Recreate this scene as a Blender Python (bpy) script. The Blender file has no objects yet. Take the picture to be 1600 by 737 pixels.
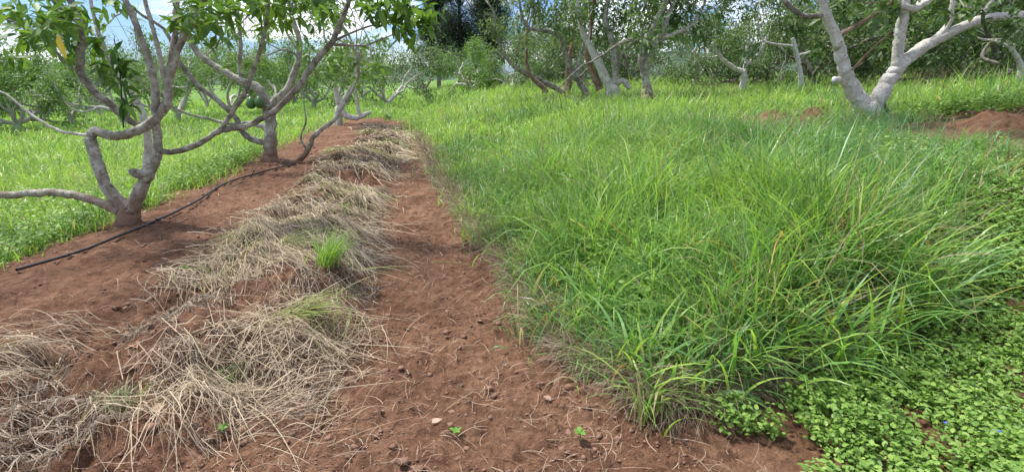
import bpy, math
import numpy as np
R_ = np.random.default_rng

# ------------------------------------------------------------------ camera
scene = bpy.context.scene
COL = scene.collection
F_PX, CX, CY, CAM_H = 860.0, 800.0, 368.5, 1.5
PITCH = math.atan((CY - 125) / F_PX)
cam = bpy.data.cameras.new('camera'); co = bpy.data.objects.new('camera', cam); COL.objects.link(co)
co.location = (0, 0, CAM_H); co.rotation_euler = (math.pi / 2 - PITCH, 0, 0)
cam.sensor_width = 36; cam.lens = F_PX / 1600 * 36; cam.clip_start = 0.05; cam.clip_end = 3000
scene.camera = co

# ------------------------------------------------------------------ sky and sun
SUN_EL, SUN_AZ = math.radians(62), math.radians(-60)      # azimuth from +Y, negative = left
world = bpy.data.worlds.new('World'); scene.world = world; world.use_nodes = True
nt = world.node_tree; nt.nodes.clear()
out = nt.nodes.new('ShaderNodeOutputWorld'); bg = nt.nodes.new('ShaderNodeBackground')
sky = nt.nodes.new('ShaderNodeTexSky'); sky.sky_type = 'NISHITA'; sky.sun_disc = False
sky.sun_elevation = SUN_EL; sky.sun_rotation = SUN_AZ
tc = nt.nodes.new('ShaderNodeTexCoord')
mp = nt.nodes.new('ShaderNodeMapping'); mp.inputs['Scale'].default_value = (1, 1, 2.6); mp.inputs['Location'].default_value = (0.35, 0.1, 0.2)
nz = nt.nodes.new('ShaderNodeTexNoise'); nz.inputs['Scale'].default_value = 3.2; nz.inputs['Detail'].default_value = 7; nz.inputs['Roughness'].default_value = 0.55
rp = nt.nodes.new('ShaderNodeValToRGB'); rp.color_ramp.elements[0].position = 0.48; rp.color_ramp.elements[1].position = 0.56
nz2 = nt.nodes.new('ShaderNodeTexNoise'); nz2.inputs['Scale'].default_value = 7; nz2.inputs['Detail'].default_value = 5
rp2 = nt.nodes.new('ShaderNodeValToRGB')
rp2.color_ramp.elements[0].position = 0.3; rp2.color_ramp.elements[0].color = (5.6, 6.0, 6.8, 1)
rp2.color_ramp.elements[1].position = 0.65; rp2.color_ramp.elements[1].color = (9.0, 9.1, 9.3, 1)
mx = nt.nodes.new('ShaderNodeMix'); mx.data_type = 'RGBA'
L = nt.links.new
L(tc.outputs['Generated'], mp.inputs['Vector']); L(mp.outputs[0], nz.inputs['Vector']); L(mp.outputs[0], nz2.inputs['Vector'])
L(nz.outputs['Fac'], rp.inputs[0]); L(nz2.outputs['Fac'], rp2.inputs[0])
tn = nt.nodes.new('ShaderNodeVectorMath'); tn.operation = 'MULTIPLY'; tn.inputs[1].default_value = (.40, .55, .86)
L(sky.outputs[0], tn.inputs[0])
L(rp.outputs[0], mx.inputs['Factor']); L(tn.outputs[0], mx.inputs['A']); L(rp2.outputs[0], mx.inputs['B'])
L(mx.outputs['Result'], bg.inputs['Color']); bg.inputs['Strength'].default_value = 0.105
L(bg.outputs[0], out.inputs[0])
sun = bpy.data.lights.new('sun', 'SUN'); so = bpy.data.objects.new('sun', sun); COL.objects.link(so)
sun.energy = 3.2; sun.angle = math.radians(6); sun.color = (1, 0.96, 0.9)
so.rotation_euler = (math.pi / 2 - SUN_EL, 0, -SUN_AZ + math.pi)
# make the lamp point away from the sun position
import mathutils
sd = mathutils.Vector((math.sin(SUN_AZ) * math.cos(SUN_EL), math.cos(SUN_AZ) * math.cos(SUN_EL), math.sin(SUN_EL)))
so.rotation_euler = sd.to_track_quat('Z', 'Y').to_euler()
vs = scene.view_settings
vs.view_transform = 'Standard'; vs.look = 'None'; vs.exposure = 1.05; vs.gamma = 1
cy = scene.cycles
cy.max_bounces = 6; cy.diffuse_bounces = 3; cy.glossy_bounces = 2; cy.transmission_bounces = 4; cy.transparent_max_bounces = 4

# ------------------------------------------------------------------ noise (numpy)
def _hash(ix, iy, seed):
    h = (ix.astype(np.int64) * 374761393 + iy.astype(np.int64) * 668265263 + seed * 1442695041) & 0xffffffff
    h = ((h ^ (h >> 13)) * 1274126177) & 0xffffffff
    return ((h ^ (h >> 16)) & 0xffff) / 65535.0
def vnoise(x, y, seed=0):
    x = np.asarray(x, float); y = np.asarray(y, float)
    ix = np.floor(x); iy = np.floor(y); fx = x - ix; fy = y - iy
    fx = fx * fx * fx * (fx * (fx * 6 - 15) + 10); fy = fy * fy * fy * (fy * (fy * 6 - 15) + 10)
    a = _hash(ix, iy, seed); b = _hash(ix + 1, iy, seed); c = _hash(ix, iy + 1, seed); d = _hash(ix + 1, iy + 1, seed)
    return (a + (b - a) * fx) * (1 - fy) + (c + (d - c) * fx) * fy - 0.5
def fbm(x, y, s, octv=4, seed=0, gain=0.5):
    r = 0; a = 1.0; x = np.asarray(x, float) / s; y = np.asarray(y, float) / s
    for o in range(octv):
        r = r + a * vnoise(x + 17.3 * o, y - 9.1 * o, seed + o); a *= gain
        x, y = (x * 1.62 - y * 1.18), (x * 1.18 + y * 1.62)
    return r
def sstep(x, a, b):
    t = np.clip((x - a) / (b - a), 0, 1); return t * t * (3 - 2 * t)

# ------------------------------------------------------------------ the lie of the land
ROW = 0.186                                    # tree rows run towards (-ROW, 1)
def U(x, y): return np.asarray(x) + ROW * np.asarray(y)
def u_path_right(y): return np.interp(y, [1.2, 2.0, 2.4, 2.75, 5, 7.5, 11.7, 18], [1.42, 1.34, 1.10, .86, .74, .52, .36, .3])
def u_path_left(y): return np.interp(y, [1.2, 1.8, 2.25, 3, 7.5, 11.5, 18], [-1.1, -.82, -.5, -.35, -.37, -.05, .05])
def u_heap_left(y): return np.interp(y, [1.5, 2.7, 4, 6, 8.5, 14, 20], [-2.6, -2.2, -1.6, -1.55, -1.45, -1.2, -1.0])
def u_bed_left(y): return np.interp(y, [1, 4.4, 5, 6, 7.4, 8, 9.8, 18, 24], [-3.6, -3.52, -3.43, -3.3, -3.3, -3.0, -2.95, -2.75, -2.5])
def y_grass_front(u): return np.interp(u, [.8, 1.1, 1.5, 3.15, 4.4, 6], [2.75, 2.42, 2.5, 3.3, 4.15, 5.0])
_PU = [-300, -60, -22, -10, -5, -3.7, -3.3, -2.8, -1.9, -1.2, -0.6, -0.3, 0.6, 0.9, 1.3, 2, 3.5, 5.4, 7, 12, 40, 300]
_PH = [-6, -1.5, -.78, -.38, -.12, -.06, 0.03, 0.08, 0.08, 0.13, 0.05, 0, 0, .07, .17, .36, .66, .90, .98, 1.15, 1.9, 4]
def base_h(x, y):
    x = np.asarray(x, float); y = np.asarray(y, float); u = U(x, y)
    r = (np.interp(u, _PU, _PH) + np.interp(u - .12, _PU, _PH) + np.interp(u + .12, _PU, _PH)) / 3
    k = 0.18 + 0.82 * sstep(y, 2.0, 4.6)
    r = np.where(u > .6, r * k, r)
    return r
MOUNDS = []   # filled once ground picking works: (x, y, radius_x, radius_y)
def bed_edge_noise(x, y): return fbm(x, y, .45, 3, 5) * .45
def masks(x, y):
    u = U(x, y); e = bed_edge_noise(x, y)
    path = (u > u_path_left(y)) & (u < u_path_right(y) + e * .5) & (y < 17.5 + e * 4)
    bed = (u > u_bed_left(y) + e) & (u <= u_path_left(y)) & (y < 21 + e * 4)
    weeds = (u >= u_path_right(y) + e * .5) & (y < y_grass_front(u))
    m = np.zeros(np.shape(u), bool)
    for (mx_, my_, ra, rb) in MOUNDS:
        m |= ((x - mx_) / ra) ** 2 + ((y - my_) / rb) ** 2 < 1 + 1.5 * e
    return path, bed, weeds, m
def heap_w(x, y):
    u = U(x, y); a = u_heap_left(y); b = u_path_left(y)
    return sstep(u, a - .15, a + .25) * (1 - sstep(u, b - .3, b + .08)) * (1 - sstep(y, 15, 19))
def height(x, y, fine=True):
    h = base_h(x, y); x = np.asarray(x, float); y = np.asarray(y, float)
    path, bed, weeds, m = masks(x, y)
    w = heap_w(x, y)
    h = h + w * (.03 + .17 * fbm(x, y, .55, 3, 21) + .11 * fbm(x, y, .16, 3, 22))
    h = h + fbm(x, y, 1.7, 2, 3) * .05
    for (mx_, my_, ra, rb) in MOUNDS:
        d = ((x - mx_) / ra) ** 2 + ((y - my_) / rb) ** 2
        h = h + .12 * np.exp(-d * 1.2) * (1 + 2 * fbm(x, y, .25, 3, 77))
    if fine:
        soil = path | bed | m | weeds
        h = h + np.where(soil, .036 * fbm(x, y, .22, 3, 31) + .022 * fbm(x, y, .06, 3, 33, .65), .05 * fbm(x, y, .5, 2, 41))
    return h

def ray(px, py):
    a = (px - CX) / F_PX; b = (CY - py) / F_PX; c, s = math.cos(PITCH), math.sin(PITCH)
    return np.array([a, b * s + c, b * c - s])
CAMP = np.array([0, 0, CAM_H])
def P(px, py, Y):                              # the point seen at that pixel, Y metres ahead
    r = ray(px, py); return CAMP + r * (Y / r[1])
def G(px, py):                                 # the ground point seen at that pixel
    r = ray(px, py); t = np.concatenate([np.arange(1.2, 12, .01), np.arange(12, 90, .1)])
    p = CAMP[:, None] + r[:, None] * t
    hit = np.nonzero(p[2] < height(p[0], p[1], False))[0]
    i = hit[0] if len(hit) else len(t) - 1
    return p[:, i]
def gz(x, y): return float(height(np.array([x]), np.array([y]))[0])
for (px, Y, ra, rb) in [(1563, 7.6, .8, .45), (1592, 6.2, .65, .7), (1180, 8.6, .5, .25), (1262, 8.4, .32, .2)]:
    MOUNDS.append(((px - 800) / F_PX * Y * 1.0, Y, ra, rb))

# ------------------------------------------------------------------ mesh helpers
def mesh_from(name, V, F, cols=None, smooth=True, attrs=None):
    """F: list of int arrays (n,3) or (n,4)"""
    me = bpy.data.meshes.new(name)
    V = np.ascontiguousarray(V, dtype=np.float32)
    F = [f for f in F if len(f)]
    loops = np.concatenate([f.reshape(-1) for f in F]).astype(np.int32)
    tot = np.concatenate([np.full(len(f), f.shape[1]) for f in F]).astype(np.int32)
    start = np.concatenate([[0], np.cumsum(tot)[:-1]]).astype(np.int32)
    me.vertices.add(len(V)); me.vertices.foreach_set('co', V.ravel())
    me.loops.add(len(loops)); me.loops.foreach_set('vertex_index', loops)
    me.polygons.add(len(tot)); me.polygons.foreach_set('loop_start', start); me.polygons.foreach_set('loop_total', tot)
    if smooth: me.polygons.foreach_set('use_smooth', np.ones(len(tot), bool))
    if cols is not None:
        a = me.color_attributes.new('tint', 'FLOAT_COLOR', 'POINT')
        c = np.ones((len(V), 4), np.float32); c[:, :3] = cols; a.data.foreach_set('color', c.ravel())
    me.update(calc_edges=True); me.validate()
    return me
def put(name, me, mat, parent=None, loc=None):
    o = bpy.data.objects.new(name, me); COL.objects.link(o)
    if mat and not me.materials: me.materials.append(mat)
    if parent: o.parent = parent
    if loc is not None: o.location = loc
    return o
def tag(o, label=None, cat=None, group=None, kind=None):
    if label: o['label'] = label
    if cat: o['category'] = cat
    if group: o['group'] = group
    if kind: o['kind'] = kind
    return o
def empty(name, loc, label, cat, group=None):
    o = bpy.data.objects.new(name, None); COL.objects.link(o); o.location = loc; o.empty_display_size = .2
    return tag(o, label, cat, group)
class Acc:
    def __init__(s): s.V = []; s.F3 = []; s.F4 = []; s.C = []; s.n = 0
    def add(s, V, F, col=None):
        for f in F:
            f = np.asarray(f)
            if len(f): (s.F3 if f.shape[1] == 3 else s.F4).append(f + s.n)
        s.V.append(V); s.n += len(V)
        if col is not None: s.C.append(np.broadcast_to(col, (len(V), 3)))
    def mesh(s, name, off=None, smooth=True):
        V = np.concatenate(s.V)
        if off is not None: V = V - np.asarray(off)
        F = ([np.concatenate(s.F3)] if s.F3 else []) + ([np.concatenate(s.F4)] if s.F4 else [])
        return mesh_from(name, V, F, np.concatenate(s.C) if s.C else None, smooth)

# ------------------------------------------------------------------ materials
def newmat(name):
    m = bpy.data.materials.new(name); m.use_nodes = True; nt = m.node_tree; nt.nodes.clear()
    o = nt.nodes.new('ShaderNodeOutputMaterial'); return m, nt, o
def N(nt, t, **k):
    n = nt.nodes.new(t)
    for a, v in k.items(): setattr(n, a, v)
    return n
def leaf_mat(name, rough=.5, trans=.3, spec=.35, mul=(1, 1, 1), noise_scale=30):
    m, nt, o = newmat(name); L = nt.links.new
    at = N(nt, 'ShaderNodeAttribute', attribute_name='tint')
    tcn = N(nt, 'ShaderNodeTexCoord'); nz = N(nt, 'ShaderNodeTexNoise'); nz.inputs['Scale'].default_value = noise_scale; nz.inputs['Detail'].default_value = 3
    mr = N(nt, 'ShaderNodeMapRange'); mr.inputs['To Min'].default_value = .7; mr.inputs['To Max'].default_value = 1.3
    mulx = N(nt, 'ShaderNodeVectorMath', operation='MULTIPLY'); m2 = N(nt, 'ShaderNodeVectorMath', operation='MULTIPLY'); m2.inputs[1].default_value = mul
    L(tcn.outputs['Object'], nz.inputs['Vector']); L(nz.outputs['Fac'], mr.inputs['Value'])
    L(at.outputs['Color'], mulx.inputs[0]); L(mr.outputs[0], mulx.inputs[1]); L(mulx.outputs[0], m2.inputs[0])
    p = N(nt, 'ShaderNodeBsdfPrincipled'); p.inputs['Roughness'].default_value = rough; p.inputs['Specular IOR Level'].default_value = spec
    L(m2.outputs[0], p.inputs['Base Color'])
    if trans > 0:
        t = N(nt, 'ShaderNodeBsdfTranslucent'); m3 = N(nt, 'ShaderNodeVectorMath', operation='MULTIPLY'); m3.inputs[1].default_value = (1.25, 1.35, .7)
        L(m2.outputs[0], m3.inputs[0]); L(m3.outputs[0], t.inputs['Color'])
        ms = N(nt, 'ShaderNodeMixShader'); ms.inputs[0].default_value = trans
        L(p.outputs[0], ms.inputs[1]); L(t.outputs[0], ms.inputs[2]); L(ms.outputs[0], o.inputs[0])
    else: L(p.outputs[0], o.inputs[0])
    return m
def bark_mat(name, c1, c2, c3, dust=0.0):
    """c1 main, c2 patches (lichen / pale), c3 dark scars; dust = height in metres the red soil has splashed up"""
    m, nt, o = newmat(name); L = nt.links.new
    tcn = N(nt, 'ShaderNodeTexCoord')
    n1 = N(nt, 'ShaderNodeTexNoise'); n1.inputs['Scale'].default_value = 9; n1.inputs['Detail'].default_value = 6; n1.inputs['Roughness'].default_value = .65
    n2 = N(nt, 'ShaderNodeTexNoise'); n2.inputs['Scale'].default_value = 34; n2.inputs['Detail'].default_value = 5; n2.inputs['Roughness'].default_value = .7
    r1 = N(nt, 'ShaderNodeValToRGB'); r1.color_ramp.elements[0].position = .42; r1.color_ramp.elements[0].color = (*c1, 1); r1.color_ramp.elements[1].position = .6; r1.color_ramp.elements[1].color = (*c2, 1)
    r2 = N(nt, 'ShaderNodeValToRGB'); r2.color_ramp.elements[0].position = .34; r2.color_ramp.elements[0].color = (1, 1, 1, 1); r2.color_ramp.elements[1].position = .46; r2.color_ramp.elements[1].color = (0, 0, 0, 1)
    mA = N(nt, 'ShaderNodeMix', data_type='RGBA'); mA.inputs['B'].default_value = (*c3, 1)
    L(tcn.outputs['Object'], n1.inputs['Vector']); L(tcn.outputs['Object'], n2.inputs['Vector'])
    L(n1.outputs['Fac'], r1.inputs[0]); L(n2.outputs['Fac'], r2.inputs[0]); L(r1.outputs[0], mA.inputs['A']); L(r2.outputs[0], mA.inputs['Factor'])
    last = mA.outputs['Result']
    if dust > 0:
        sx = N(nt, 'ShaderNodeSeparateXYZ'); L(tcn.outputs['Object'], sx.inputs[0])
        mr = N(nt, 'ShaderNodeMapRange'); mr.inputs['From Min'].default_value = dust * .35; mr.inputs['From Max'].default_value = dust; mr.inputs['To Min'].default_value = .85; mr.inputs['To Max'].default_value = 0
        ad = N(nt, 'ShaderNodeMath', operation='ADD'); sb = N(nt, 'ShaderNodeMath', operation='MULTIPLY_ADD'); sb.inputs[1].default_value = .5; sb.inputs[2].default_value = -.25
        L(n1.outputs['Fac'], sb.inputs[0]); L(sx.outputs['Z'], ad.inputs[0]); L(sb.outputs[0], ad.inputs[1]); L(ad.outputs[0], mr.inputs['Value'])
        mB = N(nt, 'ShaderNodeMix', data_type='RGBA'); mB.inputs['B'].default_value = (.22, .125, .08, 1)
        L(mr.outputs[0], mB.inputs['Factor']); L(last, mB.inputs['A']); last = mB.outputs['Result']
    p = N(nt, 'ShaderNodeBsdfPrincipled'); p.inputs['Roughness'].default_value = .85; p.inputs['Specular IOR Level'].default_value = .2
    b = N(nt, 'ShaderNodeBump'); b.inputs['Strength'].default_value = .7; b.inputs['Distance'].default_value = .014
    L(n2.outputs['Fac'], b.inputs['Height']); L(b.outputs[0], p.inputs['Normal']); L(last, p.inputs['Base Color']); L(p.outputs[0], o.inputs[0])
    return m
def plain_mat(name, col, rough=.6, var=.25, scale=20, bump=0.0):
    m, nt, o = newmat(name); L = nt.links.new
    tcn = N(nt, 'ShaderNodeTexCoord'); n1 = N(nt, 'ShaderNodeTexNoise'); n1.inputs['Scale'].default_value = scale; n1.inputs['Detail'].default_value = 4
    r = N(nt, 'ShaderNodeValToRGB'); r.color_ramp.elements[0].position = .3; r.color_ramp.elements[1].position = .7
    r.color_ramp.elements[0].color = (*[c * (1 - var) for c in col], 1); r.color_ramp.elements[1].color = (*[min(1, c * (1 + var)) for c in col], 1)
    p = N(nt, 'ShaderNodeBsdfPrincipled'); p.inputs['Roughness'].default_value = rough
    L(tcn.outputs['Object'], n1.inputs['Vector']); L(n1.outputs['Fac'], r.inputs[0]); L(r.outputs[0], p.inputs['Base Color']); L(p.outputs[0], o.inputs[0])
    if bump:
        b = N(nt, 'ShaderNodeBump'); b.inputs['Distance'].default_value = bump; L(n1.outputs['Fac'], b.inputs['Height']); L(b.outputs[0], p.inputs['Normal'])
    return m
def soil_mat():
    m, nt, o = newmat('soil'); L = nt.links.new
    tcn = N(nt, 'ShaderNodeTexCoord')
    def noise(s, d=6, r=.6):
        n = N(nt, 'ShaderNodeTexNoise'); n.inputs['Scale'].default_value = s; n.inputs['Detail'].default_value = d; n.inputs['Roughness'].default_value = r; L(tcn.outputs['Object'], n.inputs['Vector']); return n
    a = noise(1.3); b = noise(14, 8, .7); c = noise(90, 5, .7)
    ra = N(nt, 'ShaderNodeValToRGB')
    e = ra.color_ramp.elements; e[0].position = .33; e[0].color = (.145, .074, .042, 1); e[1].position = .66; e[1].color = (.265, .150, .092, 1)
    L(a.outputs['Fac'], ra.inputs[0])
    rb = N(nt, 'ShaderNodeValToRGB'); e = rb.color_ramp.elements; e[0].position = .35; e[0].color = (.58, .52, .5, 1); e[1].position = .62; e[1].color = (1.18, 1.15, 1.12, 1)
    L(b.outputs['Fac'], rb.inputs[0])
    rc = N(nt, 'ShaderNodeValToRGB'); e = rc.color_ramp.elements; e[0].position = .32; e[0].color = (.7, .7, .7, 1); e[1].position = .7; e[1].color = (1.25, 1.25, 1.25, 1)
    L(c.outputs['Fac'], rc.inputs[0])
    v = N(nt, 'ShaderNodeVectorMath', operation='MULTIPLY'); v2 = N(nt, 'ShaderNodeVectorMath', operation='MULTIPLY')
    L(ra.outputs[0], v.inputs[0]); L(rb.outputs[0], v.inputs[1]); L(v.outputs[0], v2.inputs[0]); L(rc.outputs[0], v2.inputs[1])
    at = N(nt, 'ShaderNodeAttribute', attribute_name='tint')     # colour of what lies on the ground away from bare soil
    sep = N(nt, 'ShaderNodeMix', data_type='RGBA')
    L(at.outputs['Color'], sep.inputs['B']); L(v2.outputs[0], sep.inputs['A'])
    # 'tint' alpha unused; the factor is kept in its own attribute
    af = N(nt, 'ShaderNodeAttribute', attribute_name='green'); L(af.outputs['Fac'], sep.inputs['Factor'])
    p = N(nt, 'ShaderNodeBsdfPrincipled'); p.inputs['Roughness'].default_value = .92; p.inputs['Specular IOR Level'].default_value = .15
    L(sep.outputs['Result'], p.inputs['Base Color'])
    ad = N(nt, 'ShaderNodeMath', operation='MULTIPLY_ADD'); ad.inputs[1].default_value = .35; L(c.outputs['Fac'], ad.inputs[0]); L(b.outputs['Fac'], ad.inputs[2])
    bp = N(nt, 'ShaderNodeBump'); bp.inputs['Strength'].default_value = .95; bp.inputs['Distance'].default_value = .045
    L(ad.outputs[0], bp.inputs['Height']); L(bp.outputs[0], p.inputs['Normal']); L(p.outputs[0], o.inputs[0])
    return m

M_SOIL = soil_mat()
M_GRASS = leaf_mat('grass_blades', .40, .42, .5)
M_STRAW = leaf_mat('dry_grass', .7, .12, .25)
M_LEAF = leaf_mat('avocado_leaves', .5, .34, .32, noise_scale=6)
M_WEED = leaf_mat('weed_leaves', .5, .30, .35)
M_BARK = bark_mat('grey_bark', (.235, .21, .165), (.48, .46, .40), (.10, .085, .06), .55)
M_BARKD = bark_mat('dark_bark', (.15, .13, .10), (.36, .34, .29), (.05, .04, .03), 0)
M_PALE = bark_mat('pale_bark', (.46, .43, .375), (.64, .615, .56), (.22, .18, .14), 0)
M_RED = bark_mat('brown_bark', (.20, .12, .075), (.33, .25, .18), (.08, .05, .035), 0)
M_FRUIT = plain_mat('green_fruit', (.05, .13, .03), .4, .25, 60)
M_HOSE = plain_mat('black_polythene', (.018, .018, .02), .45, .3, 40)
M_CLOD = plain_mat('soil_clods', (.20, .11, .07), .95, .35, 25, .004)
M_CUT = plain_mat('cut_wood', (.5, .5, .5), .8, .2, 30)
M_HILL = plain_mat('wooded_hill', (.05, .09, .045), .95, .5, .08)

# ------------------------------------------------------------------ ground sheets
def build_ground():
    r = np.concatenate([[.25, .6], np.exp(np.linspace(math.log(1.0), math.log(16), 620)), np.exp(np.linspace(math.log(16.3), math.log(90), 90)), np.exp(np.linspace(math.log(100), math.log(1500), 24))])
    inner = np.linspace(-56, 56, 720)
    ang = np.radians(np.concatenate([np.linspace(-180, -58, 40), inner, np.linspace(58, 180, 40)[:-1]]))
    nr, na = len(r), len(ang)
    RR, AA = np.meshgrid(r, ang, indexing='ij')
    X = RR * np.sin(AA); Y = RR * np.cos(AA)
    Z = height(X, Y)
    Z = np.where(RR > 300, Z * 0.6 - 1, Z)
    path, bed, weeds, m = masks(X, Y)
    soil = (path | bed | m)
    V = np.stack([X, Y, Z], -1).reshape(-1, 3)
    n = fbm(X, Y, .6, 4, 91) + .5
    g = np.stack([.085 + .05 * n, .11 + .05 * n, .04 + .02 * n], -1)
    far = sstep(RR, 15, 40)[..., None]
    g = g * (1 - far) + np.stack([.10 + .04 * n, .19 + .05 * n, .04 + .0 * n], -1) * far
    gf = np.where(soil | weeds, 0, .35 + .65 * sstep(RR, 6, 20)).astype(np.float32)
    pass
    idx = np.arange(nr * na).reshape(nr, na)
    nxt = np.roll(idx, -1, 1)
    q = np.stack([idx[:-1], idx[1:], nxt[1:], nxt[:-1]], -1).reshape(-1, 4)
    cls = np.where(path, 1, np.where(bed, 2, 0))
    fc = cls[:-1].reshape(-1)
    names = [('ground', 'wild grassy ground of the orchard with red soil showing through'),
             ('path', 'bare red earth path trodden between the grass bank and the straw heap'),
             ('planting_bed', 'raised bed of bare red soil along the left row of trees')]
    for k, (nm, lb) in enumerate(names):
        f = q[fc == k]
        if k == 0: 
            c = len(V)  # centre fan under the camera
        used, inv = np.unique(f, return_inverse=True)
        vv = V[used]; ff = inv.reshape(-1, 4)
        Fs = [ff]
        if k == 0:
            ring = np.searchsorted(used, idx[0][np.isin(idx[0], used)])
        me = mesh_from(nm, vv, Fs, g.reshape(-1, 3)[used])
        a = me.attributes.new('green', 'FLOAT', 'POINT'); a.data.foreach_set('value', gf.reshape(-1)[used])
        o = put(nm, me, M_SOIL); tag(o, lb, None, None, 'structure')
build_ground()

# wooded hills far off
def hill(cx, cy, L_, W, Hh, rot, seed):
    n1, n2 = 160, 40
    s, t = np.meshgrid(np.linspace(-1, 1, n1), np.linspace(-1, 1, n2), indexing='ij')
    z = Hh * (1 - np.abs(s) ** 2.4) * (1 - t * t) * (1 + .5 * fbm(s * 3, t * 2, 1, 3, seed)) + fbm(s * L_, t * W, 9, 3, seed + 3) * 5
    x = s * L_; y = t * W
    c, sn = math.cos(rot), math.sin(rot)
    V = np.stack([cx + x * c - y * sn, cy + x * sn + y * c, z - 6], -1).reshape(-1, 3)
    i = np.arange(n1 * n2).reshape(n1, n2)
    return V, np.stack([i[:-1, :-1], i[1:, :-1], i[1:, 1:], i[:-1, 1:]], -1).reshape(-1, 4)
A = Acc()
V, F = hill(-330, 560, 420, 90, 26, .15, 4); A.add(V, [F])
V, F = hill(330, 640, 420, 90, 40, -.1, 9); A.add(V, [F])
tag(put('hills', A.mesh('hills'), M_HILL), 'low wooded hills behind the orchard', None, None, 'structure')

# ------------------------------------------------------------------ ribbons (grass blades, straw)
def blades(root, az, phi0, dphi, ln, wd, segs, rng, power=1.4, taper=1.0):
    """curved ribbons; phi = angle from the vertical, growing along the blade"""
    n = len(root); t = np.linspace(0, 1, segs + 1)
    ph = phi0[:, None] + dphi[:, None] * t[None] ** power
    hd = np.stack([np.sin(az), np.cos(az)], -1)
    st = (ln / segs)[:, None]
    sx = np.cumsum(np.sin((ph[:, 1:] + ph[:, :-1]) / 2) * st, 1); sz = np.cumsum(np.cos((ph[:, 1:] + ph[:, :-1]) / 2) * st, 1)
    sx = np.concatenate([np.zeros((n, 1)), sx], 1); sz = np.concatenate([np.zeros((n, 1)), sz], 1)
    p = root[:, None, :] + np.stack([sx * hd[:, None, 0], sx * hd[:, None, 1], sz], -1)
    w = wd[:, None] * np.maximum(.08, (1 - t ** 2.2) * (.55 + .45 * np.minimum(1, t * 4)))[None] * .5
    tw = rng.uniform(-.9, .9, n)
    side = np.stack([np.cos(az + tw), -np.sin(az + tw), .25 * rng.standard_normal(n)], -1)
    Lf = p - side[:, None, :] * w[..., None]; Rt = p + side[:, None, :] * w[..., None]
    V = np.stack([Lf, Rt], 2).reshape(-1, 3)
    b = (np.arange(n) * (2 * (segs + 1)))[:, None] + 2 * np.arange(segs)[None]
    Fq = np.stack([b, b + 1, b + 3, b + 2], -1).reshape(-1, 4)
    return V, Fq
def mixcol(a, b, t): return np.asarray(a)[None] * (1 - t[:, None]) + np.asarray(b)[None] * t[:, None]

G_BRIGHT = (.33, .48, .09); G_MID = (.20, .36, .075); G_DARK = (.08, .17, .045); G_BLUE = (.13, .29, .13); G_DRY = (.42, .34, .20); G_ORANGE = (.50, .27, .07)

def grass_field(name, label, seed, n_tuft, rlim, alim, keep, hfun, per=13, segs=3, dryfun=None, wk=.0012, bluefun=None, wmin=.0105, brightbias=0.0, rad=.05):
    rng = R_(seed)
    r = np.exp(rng.uniform(math.log(rlim[0]), math.log(rlim[1]), n_tuft)); a = np.radians(rng.uniform(alim[0], alim[1], n_tuft))
    x = r * np.sin(a); y = r * np.cos(a)
    k = keep(x, y); x, y, r = x[k], y[k], r[k]
    n = len(x)
    th = hfun(x, y) * rng.uniform(.45, 1.35, n) * (1 + .9 * fbm(x, y, .5, 2, seed + 7))
    taz = rng.uniform(0, 2 * math.pi, n); tl = rng.uniform(.0, .5, n)
    tc = np.clip(fbm(x, y, 1.3, 3, seed + 1) * 1.5 + .55 + .32 * rng.standard_normal(n) + brightbias, 0, 1)
    i = np.repeat(np.arange(n), per); m = len(i)
    sp = (rad + .012 * r[i])
    bx = x[i] + rng.standard_normal(m) * sp; by = y[i] + rng.standard_normal(m) * sp
    bz = height(bx, by, False) - .01
    az = rng.uniform(0, 2 * math.pi, m)
    phi0 = np.abs(rng.normal(.08, .22, m)); dphi = np.abs(rng.normal(1.35, .75, m))
    # coherent lean per tuft
    lean = tl[i]; az = np.where(rng.random(m) < .15 + lean * .7, taz[i] + rng.normal(0, .6, m), az)
    ln = th[i] * rng.uniform(.45, 1.25, m)
    wd = np.maximum(wmin, wk * r[i]) * rng.uniform(.6, 1.5, m)
    V, Fq = blades(np.stack([bx, by, bz], -1), az, phi0 + lean * .5, dphi, ln, wd, segs, rng)
    t = np.clip(tc[i] + .22 * rng.standard_normal(m), 0, 1)
    c = np.where((t < .5)[:, None], mixcol(G_DARK, G_MID, t * 2), mixcol(G_MID, G_BRIGHT, t * 2 - 1))
    if bluefun is not None:
        bt = np.clip(bluefun(bx, by), 0, 1) * rng.uniform(.4, 1, m); c = c * (1 - bt[:, None]) + np.asarray(G_BLUE) * bt[:, None]
    d = rng.random(m); dr = .045 if dryfun is None else dryfun(bx, by)
    c = np.where((d < dr)[:, None], np.asarray(G_DRY) * rng.uniform(.55, 1.1, m)[:, None], c)
    c = np.where((d > .994)[:, None], np.asarray(G_ORANGE), c)
    cv = np.repeat(c, 2 * (segs + 1), 0)
    me = mesh_from(name, V, [Fq], cv)
    return tag(put(name, me, M_GRASS), label, 'grass', None, 'stuff')

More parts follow.
